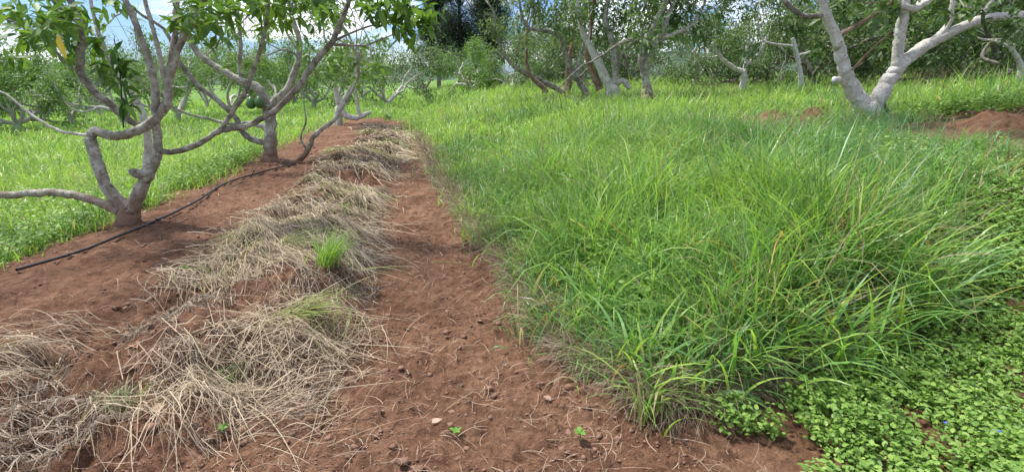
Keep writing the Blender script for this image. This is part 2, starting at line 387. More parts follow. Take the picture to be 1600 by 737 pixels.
def keep_bank(x, y):
    p, b, w, m = masks(x, y); u = U(x, y)
    x0, y0 = MOUNDS[0][0], MOUNDS[0][1]
    clear = ((x - x0 * .76) / 1.0) ** 2 + ((y - y0 * .76) / 1.35) ** 2 < 1
    for (mx_, my_, ra, rb) in MOUNDS: clear |= ((x - mx_ * .92) / (ra * 1.1)) ** 2 + ((y - my_ * .92) / (.5 + rb)) ** 2 < 1
    gap = (fbm(x, y, .28, 2, 515) < -.30) & (y < 9)
    return ~(p | b | w | m | clear | gap) & (u > 0)
def keep_left(x, y):
    p, b, w, m = masks(x, y); u = U(x, y)
    return ~(p | b | w | m) & (u <= 0)
def h_bank(x, y):
    u = U(x, y); h = .52 + .30 * fbm(x, y, 1.1, 2, 301)
    h = h * (.50 + .5 * sstep(u - u_path_right(y), 0, .9))
    h = h * np.where((u > 4.4) & (u < 7.5) & (y < 9), .55, 1); h = h * (1 - .25 * sstep(u, 2.2, 3.6) * (y < 6))
    return np.maximum(.12, h) * (1 - .34 * sstep(y, 4.5, 9)) * (1 - .12 * sstep(y, 9, 14))
def dry_bank(x, y):
    u = U(x, y); e = np.minimum(u - u_path_right(y), (y - y_grass_front(u)) * 1.0)
    return .03 + .30 * (1 - sstep(e, 0, .28)) + .05 * (fbm(x, y, .7, 2, 88) > .25)
def blue_bank(x, y):
    u = U(x, y); return .8 * sstep(u, 2.6, 5.0) * (1 - sstep(y, 5, 10)) + .35 * (fbm(x, y, 1.2, 2, 71) > .2)
grass_field('grass', 'tall bright green grass with arching blades covering the bank right of the path', 11, 30000, (1.9, 16), (-20, 58), keep_bank, h_bank, 11, 4, dry_bank, .0014, blue_bank)
grass_field('grass', 'distant tall grass around the trunks of the right hand tree rows', 12, 9500, (15, 75), (-22, 58), keep_bank, lambda x, y: .40 + .22 * fbm(x, y, 3, 2, 5), 12, 2, None, .00105, None, brightbias=.12)
def h_left(x, y):
    r = np.hypot(x, y); return (.20 + .16 * sstep(r, 7, 16)) * (1 + .6 * fbm(x, y, 1.0, 2, 61))
grass_field('grass', 'short fresh green grass in the field left of the trees', 13, 17000, (3.2, 75), (-64, -5), keep_left, h_left, 12, 3, None, .00095, None, brightbias=.22)

# thick coarse drooping clumps at the front corner of the bank
def coarse():
    rng = R_(55); A = Acc()
    spots = [(1180, 470, 46, .72), (1240, 440, 50, .74), (1300, 450, 50, .74), (1360, 460, 44, .62), (1120, 500, 40, .62), (1430, 440, 40, .65), (1270, 400, 30, .6), (1180, 410, 26, .55),
             (1000, 560, 36, .5), (1060, 590, 36, .42), (1010, 612, 22, .45), (1130, 575, 40, .55), (1210, 560, 44, .6), (1290, 545, 44, .62), (900, 505, 24, .42), (850, 440, 22, .42), (1370, 500, 40, .5), (1440, 470, 36, .5), (940, 470, 24, .5), (1500, 400, 30, .4), (1420, 340, 30, .5), (1340, 360, 30, .6), (1100, 380, 26, .5), (1020, 450, 26, .5), (930, 400, 24, .45), (1040, 330, 22, .5), (1250, 320, 24, .5), (780, 360, 22, .35), (740, 320, 20, .33), (820, 410, 20, .36)]
    for (px, py, n, ln0) in spots:
        g = G(px, py + 30)
        n = int(n * 1.5)
        bx = g[0] + rng.normal(0, .07, n); by = g[1] + rng.normal(0, .07, n); bz = height(bx, by, False) - .01
        az = rng.uniform(0, 2 * math.pi, n); az = np.where(rng.random(n) < .35, rng.normal(2.0, .9, n), az)
        ln = ln0 * rng.uniform(.6, 1.2, n); wd = rng.uniform(.011, .023, n)
        V, Fq = blades(np.stack([bx, by, bz], -1), az, np.abs(rng.normal(.15, .2, n)), rng.uniform(.7, 2.1, n), ln, wd, 7, rng, 1.2)
        t = rng.random(n); c = mixcol(G_MID, G_BLUE, t); c = np.where((t > .7)[:, None], np.asarray(G_BRIGHT), c)
        d = rng.random(n); c = np.where((d < .03)[:, None], np.asarray(G_DRY), c); c = np.where((d > .985)[:, None], np.asarray(G_ORANGE), c)
        A.add(V, [Fq], np.repeat(c, 16, 0))
    tag(put('coarse_grass', A.mesh('coarse_grass'), M_GRASS), 'broad bladed drooping grass hanging over the front corner of the bank', 'grass', None, 'stuff')
coarse()

# flowering stems with a purplish haze of seed
def seed_heads():
    rng = R_(66); A = Acc(); n = 5200
    r = np.exp(rng.uniform(math.log(4.5), math.log(55), n)); a = np.radians(rng.uniform(-22, 56, n)); x = r * np.sin(a); y = r * np.cos(a)
    k = keep_bank(x, y) & (fbm(x, y, 2.5, 2, 9) > -.18); x, y, r = x[k], y[k], r[k]; n = len(x)
    root = np.stack([x, y, height(x, y, False)], -1); az = rng.uniform(0, 6.28, n); ln = (h_bank(x, y) * 1.0 + .22) * rng.uniform(.8, 1.2, n)
    V, Fq = blades(root, az, np.abs(rng.normal(.05, .12, n)), rng.uniform(.1, .6, n), ln, np.maximum(.0018, .0004 * r), 3, rng)
    A.add(V, [Fq], np.asarray((.22, .26, .10)))
    tip = (V.reshape(n, 8, 3)[:, 6] + V.reshape(n, 8, 3)[:, 7]) / 2
    m = 7; i = np.repeat(np.arange(n), m)
    rt = tip[i] + rng.normal(0, .006, (n * m, 3)) - np.stack([np.zeros(n * m), np.zeros(n * m), rng.uniform(0, .12, n * m)], -1)
    V, Fq = blades(rt, rng.uniform(0, 6.28, n * m), rng.uniform(.2, 1.1, n * m), rng.uniform(0, .6, n * m), rng.uniform(.03, .11, n * m), np.maximum(.0016, .00035 * r[i]), 1, rng)
    A.add(V, [Fq], np.repeat(mixcol((.33, .25, .17), (.28, .20, .17), rng.random(n * m)), 4, 0))
    tag(put('grass_seed_heads', A.mesh('seed_heads'), M_STRAW), 'fine brownish seed heads standing above the tall grass', 'seed heads', None, 'stuff')
seed_heads()

# ------------------------------------------------------------------ strands lying on the ground
def strands(root, az, ln, wd, lift0, lift1, curl, segs, rng, arch=0.0):
    n = len(root); t = np.linspace(0, 1, segs + 1)
    ang = az[:, None] + curl[:, None] * (t[None] - .3)
    dx = np.sin(ang); dy = np.cos(ang); st = (ln / segs)[:, None]
    x = root[:, 0:1] + np.concatenate([np.zeros((n, 1)), np.cumsum(dx[:, 1:] * st, 1)], 1)
    y = root[:, 1:2] + np.concatenate([np.zeros((n, 1)), np.cumsum(dy[:, 1:] * st, 1)], 1)
    h = height(x, y, False)
    z = h + lift0[:, None] * (1 - t[None]) + lift1[:, None] * t[None] + arch * np.sin(np.pi * t)[None] * rng.uniform(0, 1, n)[:, None] + .004
    p = np.stack([x, y, z], -1)
    sa = ang + math.pi / 2; tilt = rng.normal(0, .6, n)
    side = np.stack([np.sin(sa), np.cos(sa), np.broadcast_to(tilt[:, None], sa.shape)], -1); side /= np.linalg.norm(side, axis=-1, keepdims=True)
    w = wd[:, None] * (1 - .55 * t ** 2)[None] * .5
    V = np.stack([p - side * w[..., None], p + side * w[..., None]], 2).reshape(-1, 3)
    b = (np.arange(n) * (2 * (segs + 1)))[:, None] + 2 * np.arange(segs)[None]
    return V, np.stack([b, b + 1, b + 3, b + 2], -1).reshape(-1, 4)

def straw_heap():
    rng = R_(77); A = Acc(); SEG = 5
    nc = 430
    y = np.exp(rng.uniform(math.log(1.7), math.log(17.5), nc)); s = rng.beta(1.3, 1.4, nc)
    u = u_heap_left(y) + .0 + s * (u_path_left(y) - u_heap_left(y) - .02); x = u - ROW * y
    # swathes laid towards the path, fanned
    for k in range(nc):
        if fbm(np.array([x[k]]), np.array([y[k]]), .7, 2, 501)[0] < (.10 if y[k] < 3.2 else -.08): continue
        n = int(rng.uniform(30, 110)); caz = rng.normal(1.9, .9 if y[k] < 3.5 else .45) if rng.random() < (.72 if y[k] < 3.5 else .95) else rng.uniform(0, 6.28)
        if y[k] < 3 and u[k] < -1.3: caz = rng.normal(-1.9, .5) if rng.random() < .5 else rng.normal(1.4, .6)
        sc = 1 + .04 * y[k]
        rx = x[k] + rng.normal(0, .13 * sc, n) - .15 * math.sin(caz); ry = y[k] + rng.normal(0, .13 * sc, n) - .15 * math.cos(caz)
        ln = rng.gamma(3.2, .085, n).clip(.04, .6) * rng.uniform(.7, 1.15); wd = np.maximum(.0026, .00092 * y[k]) * rng.uniform(.6, 1.9, n)
        top = rng.uniform(.0, .11)
        V, Fq = strands(np.stack([rx, ry, rx * 0], -1), caz + rng.normal(0, .36, n), ln, wd, rng.uniform(0, 1, n) * top + .01, rng.uniform(-.008, .05, n) * rng.uniform(0, 1, n), rng.normal(0, .38, n), SEG, rng, .05)
        greenish = rng.random() < (.08 if y[k] < 4 else .30)
        c = mixcol((.20, .145, .10), (.60, .485, .33), np.clip(rng.random(n) * .8 + rng.uniform(-.2, .3), 0, 1))
        if greenish: c = np.where((rng.random(n) < .6)[:, None], mixcol((.30, .31, .13), (.19, .27, .07), rng.random(n)), c)
        A.add(V, [Fq], np.repeat(c, 2 * (SEG + 1), 0))
    # broken, rotted stubble matted into the soil below
    n = 26000; yy = np.exp(rng.uniform(math.log(1.7), math.log(17.5), n)); ss = rng.beta(1.4, 1.3, n)
    uu = u_heap_left(yy) - .05 + ss * (u_path_left(yy) - u_heap_left(yy) + .12); xx = uu - ROW * yy
    kk = fbm(xx, yy, .5, 3, 502) > -.06; xx, yy = xx[kk], yy[kk]; n = len(xx)
    V, Fq = strands(np.stack([xx, yy, xx * 0], -1), rng.uniform(0, 6.28, n), rng.gamma(2.2, .028, n) + .015, np.maximum(.003, .0011 * yy) * rng.uniform(.6, 2.2, n), rng.uniform(.0, .03, n), rng.uniform(.0, .03, n), rng.normal(0, .9, n), 3, rng, .02)
    A.add(V, [Fq], np.repeat(mixcol((.10, .07, .05), (.44, .36, .27), rng.random(n) ** 1.6), 8, 0))
    tag(put('straw_heap', A.mesh('straw_heap'), M_STRAW), 'long heap of cut dry grass and straw raked along the left edge of the path', 'straw', None, 'stuff')
straw_heap()

def thatch():          # matted dead stems under the edge of the grass bank
    rng = R_(78); A = Acc(); n = 15000
    y = np.exp(rng.uniform(math.log(2.2), math.log(16), n)); e = rng.exponential(.12, n) - .05
    u = u_path_right(y) + e + .0 * y; x = u - ROW * y
    s = rng.random(n) < .45                       # along the front edge too
    uf = rng.uniform(1.0, 3.2, n); yf = y_grass_front(uf) + rng.exponential(.12, n) - .16
    x = np.where(s, uf - ROW * yf, x); y = np.where(s, yf, y)
    az = np.where(s, rng.normal(math.pi, .9, n), rng.normal(-1.9, .9, n))
    root = np.stack([x, y, height(x, y, False)], -1)
    V, Fq = blades(root, az, rng.uniform(.2, 1.2, n), rng.uniform(.6, 1.7, n), rng.uniform(.10, .38, n), np.maximum(.0028, .0007 * y) * rng.uniform(.6, 1.5, n), 4, rng)
    c = mixcol((.17, .12, .085), (.42, .34, .24), rng.random(n) ** 1.3)
    A.add(V, [Fq], np.repeat(c, 10, 0))
    tag(put('dead_thatch', A.mesh('thatch'), M_STRAW), 'grey brown dead stems matted under the edge of the grass bank', 'dead grass', None, 'stuff')
thatch()

def litter():
    rng = R_(79); A = Acc(); n = 8000
    y = np.exp(rng.uniform(math.log(1.6), math.log(16), n)); u = rng.uniform(-3.2, 1.5, n)
    k = rng.random(n) < np.where(u > -.9, 1, .30); u, y = u[k], y[k]; n = len(u); x = u - ROW * y
    p, b, w, m = masks(x, y); k = (p | b); x, y = x[k], y[k]; n = len(x)
    V, Fq = strands(np.stack([x, y, x * 0], -1), rng.uniform(0, 6.28, n), rng.gamma(2, .035, n) + .02, np.maximum(.002, .0006 * y) * rng.uniform(.6, 1.6, n), rng.uniform(.003, .016, n), rng.uniform(.003, .02, n), rng.normal(0, 1.1, n), 4, rng, .015)
    c = mixcol((.20, .13, .09), (.52, .40, .28), rng.random(n))
    A.add(V, [Fq], np.repeat(c, 10, 0))
    tag(put('straw_litter', A.mesh('litter'), M_STRAW), 'loose dry stalks and twigs scattered over the bare red soil', 'litter', None, 'stuff')
litter()

def clods():
    rng = R_(80)
    ph = (1 + 5 ** .5) / 2
    iv = np.array([(-1, ph, 0), (1, ph, 0), (-1, -ph, 0), (1, -ph, 0), (0, -1, ph), (0, 1, ph), (0, -1, -ph), (0, 1, -ph), (ph, 0, -1), (ph, 0, 1), (-ph, 0, -1), (-ph, 0, 1)]) / 1.9
    fi = np.array([(0, 11, 5), (0, 5, 1), (0, 1, 7), (0, 7, 10), (0, 10, 11), (1, 5, 9), (5, 11, 4), (11, 10, 2), (10, 7, 6), (7, 1, 8), (3, 9, 4), (3, 4, 2), (3, 2, 6), (3, 6, 8), (3, 8, 9), (4, 9, 5), (2, 4, 11), (6, 2, 10), (8, 6, 7), (9, 8, 1)])
    n = 26000
    y = np.exp(rng.uniform(math.log(1.5), math.log(14), n)); u = rng.uniform(-3.4, 1.5, n); x = u - ROW * y
    p, b, w, m = masks(x, y); k = (p | b) & (fbm(x, y, .35, 3, 19) > rng.uniform(-.35, .25, n)); x, y = x[k], y[k]; n = len(x)
    s = np.minimum(.019, .0028 * rng.pareto(2.4, n) + .003) * (1 + .05 * y)
    V = iv[None] * (s[:, None, None]) * rng.uniform(.5, 1.45, (n, 12, 1)) * np.stack([rng.uniform(.8, 1.3, n), rng.uniform(.8, 1.3, n), rng.uniform(.5, .8, n)], -1)[:, None]
    a = rng.uniform(0, 6.28, n); c, sn = np.cos(a)[:, None], np.sin(a)[:, None]
    X = V[..., 0] * c - V[..., 1] * sn + x[:, None]; Y = V[..., 0] * sn + V[..., 1] * c + y[:, None]; Z = V[..., 2] + (height(x, y) + s * .2)[:, None]
    V = np.stack([X, Y, Z], -1).reshape(-1, 3); Fq = (fi[None] + 12 * np.arange(n)[:, None, None]).reshape(-1, 3)
    tag(put('soil_clods', mesh_from('clods', V, [Fq], None, False), M_CLOD), 'crumbs and clods of red earth strewn over the path and bed', 'clods', None, 'stuff')
clods()

# ------------------------------------------------------------------ leaves
def unit(v): return v / np.maximum(1e-9, np.linalg.norm(v, axis=-1, keepdims=True))
def leaves(pos, d, ln, wr, rng, detail=1, fold=.25, droop=.25):
    n = len(pos); d = unit(d); up = np.tile([0, 0, 1.], (n, 1)) + rng.normal(0, .45, (n, 3))
    s = unit(np.cross(d, up)); nn = unit(np.cross(s, d))
    if detail == 0:
        pr = np.array([(0, 0, 0), (.5, 1, .3), (1, 0, -.25), (.5, -1, .3)]); Fs = [np.array([(0, 1, 2, 3)])]
        pr = np.array([(0, 0, 0), (.45, .5, .12), (1, 0, -.12), (.45, -.5, .12)])
        Fs = [np.array([(0, 1, 2), (0, 2, 3)])]
    else:
        pr = np.array([(0, 0, 0), (.32, 0, 0), (.68, 0, -.04), (1, 0, -.14), (.3, .46, .1), (.66, .40, .05), (.3, -.46, .1), (.66, -.40, .05)])
        Fs = [np.array([(0, 1, 4), (2, 3, 5), (0, 6, 1), (2, 7, 3)]), np.array([(1, 2, 5, 4), (1, 6, 7, 2)])]
    a, b, c = pr[:, 0], pr[:, 1], pr[:, 2]
    fo = rng.uniform(.3, 1.5, n)[:, None, None]; dr = rng.uniform(-.2, 1, n)[:, None, None] * droop
    V = pos[:, None] + ln[:, None, None] * (d[:, None] * a[None, :, None] + s[:, None] * (b * wr)[None, :, None] + nn[:, None] * (c * fold * 4 * wr)[None, :, None] * fo)
    V[..., 2] -= (ln[:, None] * (a ** 2)[None] * dr[..., 0])
    k = len(pr)
    return V.reshape(-1, 3), [(f[None] + k * np.arange(n)[:, None, None]).reshape(-1, f.shape[1]) for f in Fs], k

# ------------------------------------------------------------------ tubes
def catmull(p, r, k=5):
    p = np.asarray(p, float); r = np.asarray(r, float)
    if len(p) < 3: 
        t = np.linspace(0, 1, k + 1)[:, None]; return p[0] + (p[-1] - p[0]) * t, r[0] + (r[-1] - r[0]) * t[:, 0]
    q = np.vstack([2 * p[0] - p[1], p, 2 * p[-1] - p[-2]]); out = []; ro = []
    for i in range(len(p) - 1):
        for t in np.arange(k) / k:
            a, b, c, d = q[i], q[i + 1], q[i + 2], q[i + 3]
            out.append(.5 * (2 * b + (c - a) * t + (2 * a - 5 * b + 4 * c - d) * t * t + (3 * b - a - 3 * c + d) * t ** 3)); ro.append(r[i] + (r[i + 1] - r[i]) * t)
    out.append(p[-1]); ro.append(r[-1]); return np.array(out), np.array(ro)
def tube(acc, p, r, sides=8, rng=None, bump=.06, cap=True):
    p = np.asarray(p); n = len(p); t = np.gradient(p, axis=0); t = unit(t)
    u = np.cross(t[0], [0.3, .9, .1]); u /= np.linalg.norm(u); fr = []
    for i in range(n):
        u = u - t[i] * np.dot(u, t[i]); u /= max(1e-9, np.linalg.norm(u)); fr.append(u)
    fr = np.array(fr); v = np.cross(t, fr); a = np.linspace(0, 2 * math.pi, sides, endpoint=False)
    rr = np.repeat(np.asarray(r)[:, None], sides, 1)
    if rng is not None and bump > 0:
        b = rng.normal(0, 1, (n, sides)); b = (b + np.roll(b, 1, 0) + np.roll(b, 1, 1)) / 1.7; rr = rr * (1 + bump * b)
    V = p[:, None] + rr[..., None] * (fr[:, None] * np.cos(a)[None, :, None] + v[:, None] * np.sin(a)[None, :, None])
    i = np.arange(n * sides).reshape(n, sides); j = np.roll(i, -1, 1)
    Fq = np.stack([i[:-1], j[:-1], j[1:], i[1:]], -1).reshape(-1, 4); V = V.reshape(-1, 3)
    F3 = np.zeros((0, 3), int)
    if cap:
        V = np.vstack([V, p[-1] + t[-1] * r[-1] * .3]); F3 = np.stack([i[-1], j[-1], np.full(sides, n * sides)], -1)
    acc.add(V, [Fq, F3])

# ------------------------------------------------------------------ procedural branching
def grow(rng, acc, tips, p, d, r, Ln, lvl, maxl, sides=6, up=.12, wob=.22, kids=(2, 3)):
    k = max(3, int(3 + Ln * 3)); pts = [np.array(p)]; d = np.array(d, float)
    for i in range(k):
        d = d + rng.normal(0, wob, 3) + np.array([0, 0, up]) ; d /= np.linalg.norm(d)
        pts.append(pts[-1] + d * Ln / k)
    r1 = r * .62; rad = np.linspace(r, r1, k + 1)
    tube(acc, np.array(pts), rad, max(3, sides), rng, .05, cap=(lvl >= maxl))
    if lvl >= maxl:
        for q in pts[-2:]: tips.append((q, d.copy()))
        return
    if lvl >= maxl - 1:
        for q in pts[1:]: tips.append((q, d.copy()))
    n = rng.integers(kids[0], kids[1] + 1)
    for j in range(n):
        ax = unit(rng.normal(0, 1, 3)); dd = d + ax * rng.uniform(.55, 1.0); dd /= np.linalg.norm(dd)
        s = len(pts) - 1 if j < 2 else rng.integers(max(1, k // 2), k)
        grow(rng, acc, tips, pts[s], dd, r1 * rng.uniform(.68, .9), Ln * rng.uniform(.62, .85), lvl + 1, maxl, sides - 1, up, wob, kids)
def leafage(rng, tips, per, ln, wr, detail, spread=.12, cols=((.045, .10, .022), (.12, .21, .04)), hang=.35):
    q = np.array([t[0] for t in tips]); d = np.array([t[1] for t in tips]); n = len(q)
    i = np.repeat(np.arange(n), per); m = len(i); hang = hang if detail == 0 else .05
    dd = unit(d[i] * .5 + rng.normal(0, .75, (m, 3)) + np.array([0, 0, -hang]))
    pos = q[i] + dd * rng.uniform(0, .3, m)[:, None] * spread + rng.normal(0, spread * .6, (m, 3))
    l = ln * rng.uniform(.6, 1.25, m)
    V, Fs, k = leaves(pos, dd, l, wr, rng, detail)
    tc = rng.random(n)[i] * .55 + rng.random(m) * .45
    c = mixcol(cols[0], cols[1], tc ** 1.2)
    return V, Fs, np.repeat(c, k, 0)

# ------------------------------------------------------------------ orchard trees of the background
DK = ((.06, .11, .04), (.17, .25, .09)); LT = ((.09, .17, .04), (.22, .34, .09)); GY = ((.08, .13, .055), (.20, .27, .12)); BL = ((.018, .035, .022), (.05, .075, .045))
def make_variant(seed, hgt, cols, per=17, fork=.5, leafln=.16, n_limb=4, lean=.75, up=.10, maxl=3, spread=.30, r0=.15, trunk=True, L0=None):
    rng = R_(seed); T = Acc(); tips = []
    L0 = L0 or hgt * .42
    b = np.array([0, 0, -.25]); top = np.array([rng.normal(0, .08), rng.normal(0, .08), fork])
    p, r = catmull([b, [0, 0, .1], top], [r0 * 1.35, r0 * 1.1, r0]); tube(T, p, r, 9, rng)
    a0 = rng.uniform(0, 6.28)
    for k in range(n_limb):
        a = a0 + k * 6.283 / n_limb + rng.normal(0, .3); l = lean * rng.uniform(.7, 1.3)
        grow(rng, T, tips, top - [0, 0, .08], unit(np.array([math.cos(a) * l, math.sin(a) * l, 1])), r0 * rng.uniform(.55, .8), L0 * rng.uniform(.8, 1.2), 0, maxl, 7, up, .24)
    tips = [q for q in tips if rng.random() < .66]
    V, Fs, c = leafage(rng, tips, per, leafln, .42, 0, spread, cols)
    C = Acc(); C.add(V, Fs, c)
    return T.mesh('trunk'), C.mesh('crown', smooth=False)
VAR = {
    'dark0': make_variant(201, 4.2, DK), 'dark1': make_variant(202, 4.6, DK, n_limb=3), 'dark2': make_variant(203, 4.0, DK, n_limb=5, lean=1.0),
    'light0': make_variant(211, 3.6, LT, lean=1.0, per=26), 'light1': make_variant(212, 3.8, LT, n_limb=5, lean=1.1, per=26),
    'grey0': make_variant(221, 3.6, GY, per=34, fork=.3, lean=1.2, n_limb=5, up=.02), 'grey1': make_variant(222, 4.0, GY, per=30, lean=1.0),
    'bush0': make_variant(241, 3.0, LT, per=40, fork=.25, lean=1.4, n_limb=6, up=-.02),
    'skirt0': make_variant(251, 4.4, DK, per=40, fork=.3, lean=1.3, n_limb=6, up=.0), 'skirt1': make_variant(252, 4.2, DK, per=40, fork=.3, lean=1.1, n_limb=6, up=.03, spread=.4), 'lbush0': make_variant(253, 3.6, LT, per=34, fork=.35, lean=1.25, n_limb=6, up=.02, spread=.36),
}
def casuarina(seed, h):
    rng = R_(seed); T = Acc(); tips = []
    tr, rr = catmull([[0, 0, -.3], [.1, 0, h * .4], [0, .15, h]], [.28, .2, .03], 8); tube(T, tr, rr, 8, rng)
    for k in range(70):
        z = h * rng.uniform(.12, 1); a = rng.uniform(0, 6.28); l = (1 - (z / h) ** 1.5) * 2.4 + .5
        q = np.array([.1 * math.sin(z), 0, z]); grow(rng, T, tips, q, unit(np.array([math.cos(a), math.sin(a), rng.uniform(.2, .9)])), .05, l * .55, 0, 2, 4, .12, .2)
    V, Fs, c = leafage(rng, tips, 26, .30, .13, 0, .35, BL, .1); C = Acc(); C.add(V, Fs, c)
    return T.mesh('trunk'), C.mesh('crown', smooth=False)
VAR['tall0'] = casuarina(301, 13); VAR['tall1'] = casuarina(302, 11)
BARKS = {'dark': M_BARKD, 'light': M_PALE, 'grey': M_PALE, 'bush': M_PALE, 'skirt': M_BARKD, 'lbush': M_PALE, 'tall': M_BARKD}
def plant(var, px, Y, sc, rot, label, name='orchard_tree', cat='tree', group=None, base_px=None):
    x = (px - CX) / F_PX * Y
    t = empty(name, (x, Y, gz(x, Y)), label, cat, group); t.rotation_euler = (0, 0, rot); t.scale = (sc, sc, sc)
    a, b = VAR[var]; key = var.rstrip('012')
    put('trunk', a, BARKS[key], t); put('crown', b, M_LEAF, t)
    return t
ORD = ['first', 'second', 'third', 'fourth', 'fifth', 'sixth', 'seventh', 'eighth', 'ninth', 'tenth', 'eleventh', 'twelfth', 'thirteenth', 'fourteenth', 'fifteenth', 'sixteenth']
# across the field on the left
g1 = 'light green orchard trees across the left field'
for k, (px, Y, v, s) in enumerate([(-170, 25, 'light1', 1), (-60, 23, 'light0', .95), (40, 24, 'lbush0', .95), (125, 27, 'light0', .95), (205, 24, 'light1', .85), (290, 27, 'light0', .92), (372, 30, 'light1', .95), (440, 27, 'light0', .85), (498, 33, 'light1', .9)]):
    plant(v, px, Y, s, k * 1.7, ('leafy orchard tree across the left field, %s of its row from the left' % ORD[k]), group=g1)
g2 = 'orchard trees far behind the left field'
for k, (px, Y, v, s) in enumerate([(-140, 36, 'lbush0', 1.0), (-10, 37, 'light1', .9), (90, 38, 'skirt0', .9), (170, 37, 'light0', .95), (250, 40, 'lbush0', .95), (335, 42, 'grey1', .95), (410, 44, 'lbush0', .9), (470, 46, 'lbush0', .95), (540, 50, 'light1', 1.0)]):
    plant(v, px, Y, s, k * 2.1 + 1, ('small tree in the back row across the left field, %s from the left' % ORD[k]), group=g2)
# end of the path
plant('grey0', 610, 31, 1.02, .4, 'round grey green tree with low skirts at the far end of the left tree row', group=None)
plant('grey1', 575, 38, .9, 2.4, 'grey green tree just left of the round tree ending the left row')
plant('bush0', 742, 36, 1.0, 1.1, 'spreading light green tree in the grass below the tall dark trees')
plant('bush0', 795, 34, .75, 3.0, 'small light green tree just left of the leaning brown tree')
plant('tall0', 722, 58, 1.0, 0, 'tallest dark feathery tree beyond the end of the path', 'casuarina_tree')
plant('tall1', 690, 60, .9, 1, 'dark feathery tree just left of the tallest one beyond the path', 'casuarina_tree')
plant('tall1', 765, 62, 1.15, 2, 'dark feathery tree just right of the tallest one beyond the path', 'casuarina_tree')
plant('dark2', 668, 52, 1.0, 2, 'dark bushy tree at the foot of the tall feathery trees')
# right hand orchard
g3 = 'second row of dark trees in the right hand orchard'
for k, (px, Y, v, s) in enumerate([(838, 30, 'grey1', .8), (905, 28, 'skirt1', .8), (975, 26, 'dark2', .8), (1075, 25, 'grey1', .85), (1140, 22, 'skirt0', .72), (1250, 21, 'dark2', .85), (1330, 19, 'dark1', .85), (1430, 17, 'skirt1', 1.05), (1520, 16.5, 'skirt0', .95), (1610, 14.5, 'dark1', 1.0), (1720, 14.5, 'dark0', 1.0)]):
    plant(v, px, Y, s, k * 1.3 + .6, ('dark tree behind the big pale forked one, %s from left in its row' % ORD[k]), group=g3)
g4 = 'back row of trees in the right hand orchard'
for k, (px, Y, v, s) in enumerate([(800, 44, 'skirt1', 1.1), (870, 42, 'grey1', 1.1), (940, 40, 'skirt0', 1.15), (1015, 42, 'grey1', .85), (1100, 40, 'grey1', .9), (1170, 38, 'skirt0', .85), (1245, 33, 'skirt1', 1.15), (1320, 31, 'skirt1', 1.1), (1395, 29, 'skirt0', 1.2), (1470, 28, 'skirt1', 1.15), (1550, 27, 'skirt0', 1.15), (1640, 26, 'skirt1', 1.15), (1730, 26, 'skirt1', 1.1)]):
    plant(v, px, Y, s, k * 2.3, ('dense dark tree in the right orchard back row, %s from the left' % ORD[k]), group=g4)

# ------------------------------------------------------------------ trees drawn limb by limb
def custom_tree(name, label, Y, base_px, limbs, mats, seed, crowns, leaf, per=8, detail=1, cols=DK, extra_tips=(), wr=.36, twig_up=.05, group=None, maxl=2, minz=2.1, keepf=.55, lowk=.06, rs=1.0):
    """limbs: list of (points [(px,py[,dY])], radii in px at depth Y, material). first is the trunk"""
    rng = R_(seed); bx, by = base_px; bp = P(bx, by, Y); bz = gz(bp[0], bp[1]); base = np.array([bp[0], bp[1], min(bz, bp[2])])
    t = empty(name, base, label, 'tree', group); tips = []
    px2m = Y / F_PX
    for li, (pts, rad, mat, grow_n) in enumerate(limbs):
        p = [P(q[0], q[1], Y + (q[2] if len(q) > 2 else 0)) for q in pts]; ed = .96 * rs / math.sqrt(1 + ((bx - CX) / F_PX) ** 2); r = [v * px2m for v in np.broadcast_to(rad, len(p))] if np.ndim(rad) == 0 else [np.interp(i / (len(p) - 1), np.linspace(0, 1, len(rad)), rad) * px2m for i in range(len(p))]
        r = [v * ed for v in r]
        if li == 0: r[0] *= 1.2
        if li == 0:
            p = [p[0] + np.array([0, 0, -.35])] + p; r = [r[0] * 1.25] + r
        pp, rr = catmull(p, r, 6)
        rr = rr * (1 + .025 * np.sin(np.arange(len(rr)) * 1.1 + li)); pp = pp + rng.normal(0, .08, pp.shape) * rr[:, None] * (np.arange(len(pp)) > 1)[:, None]
        A = Acc(); tube(A, pp, rr, 14 if rr[0] > .04 else 8, rng, .045)
        # twigs along and growth past the end
        if grow_n:
            d = unit(pp[-1] - pp[-3]); 
            if crowns: grow(rng, A, tips, pp[-1], unit(d + [0, 0, .3]), rr[-1], crowns, 0, maxl + 1, 6, twig_up, .2)
            for k in range(grow_n):
                i = rng.integers(len(pp) // 3, len(pp) - 1)
                if pp[i][2] < minz: continue
                dd = unit(unit(pp[i + 1] - pp[i]) * .5 + rng.normal(0, .7, 3) + [0, 0, .35])
                grow(rng, A, tips, pp[i], dd, min(rr[i] * .45, .022), rng.uniform(.35, .75), 0, 2, 5, twig_up, .2)
        put('trunk' if li == 0 else 'limb', A.mesh('trunk' if li == 0 else 'limb', base), mat, t)
    tips = [q for q in tips if rng.random() < (keepf if q[0][2] > minz else lowk)]
    for (px, py, dY, dx, dz) in extra_tips:
        for _ in range(2): tips.append((P(px + rng.normal(0, 4), py + rng.normal(0, 3), Y + dY), unit(np.array([dx, rng.normal(0, .3), dz]))))
    C = Acc()
    if tips:
        V, Fs, c = leafage(rng, tips, per, leaf, wr, detail, .06 if detail else .2, cols); C.add(V, Fs, c)
        put('crown', C.mesh('crown', base), M_LEAF, t)
    return t, base, tips
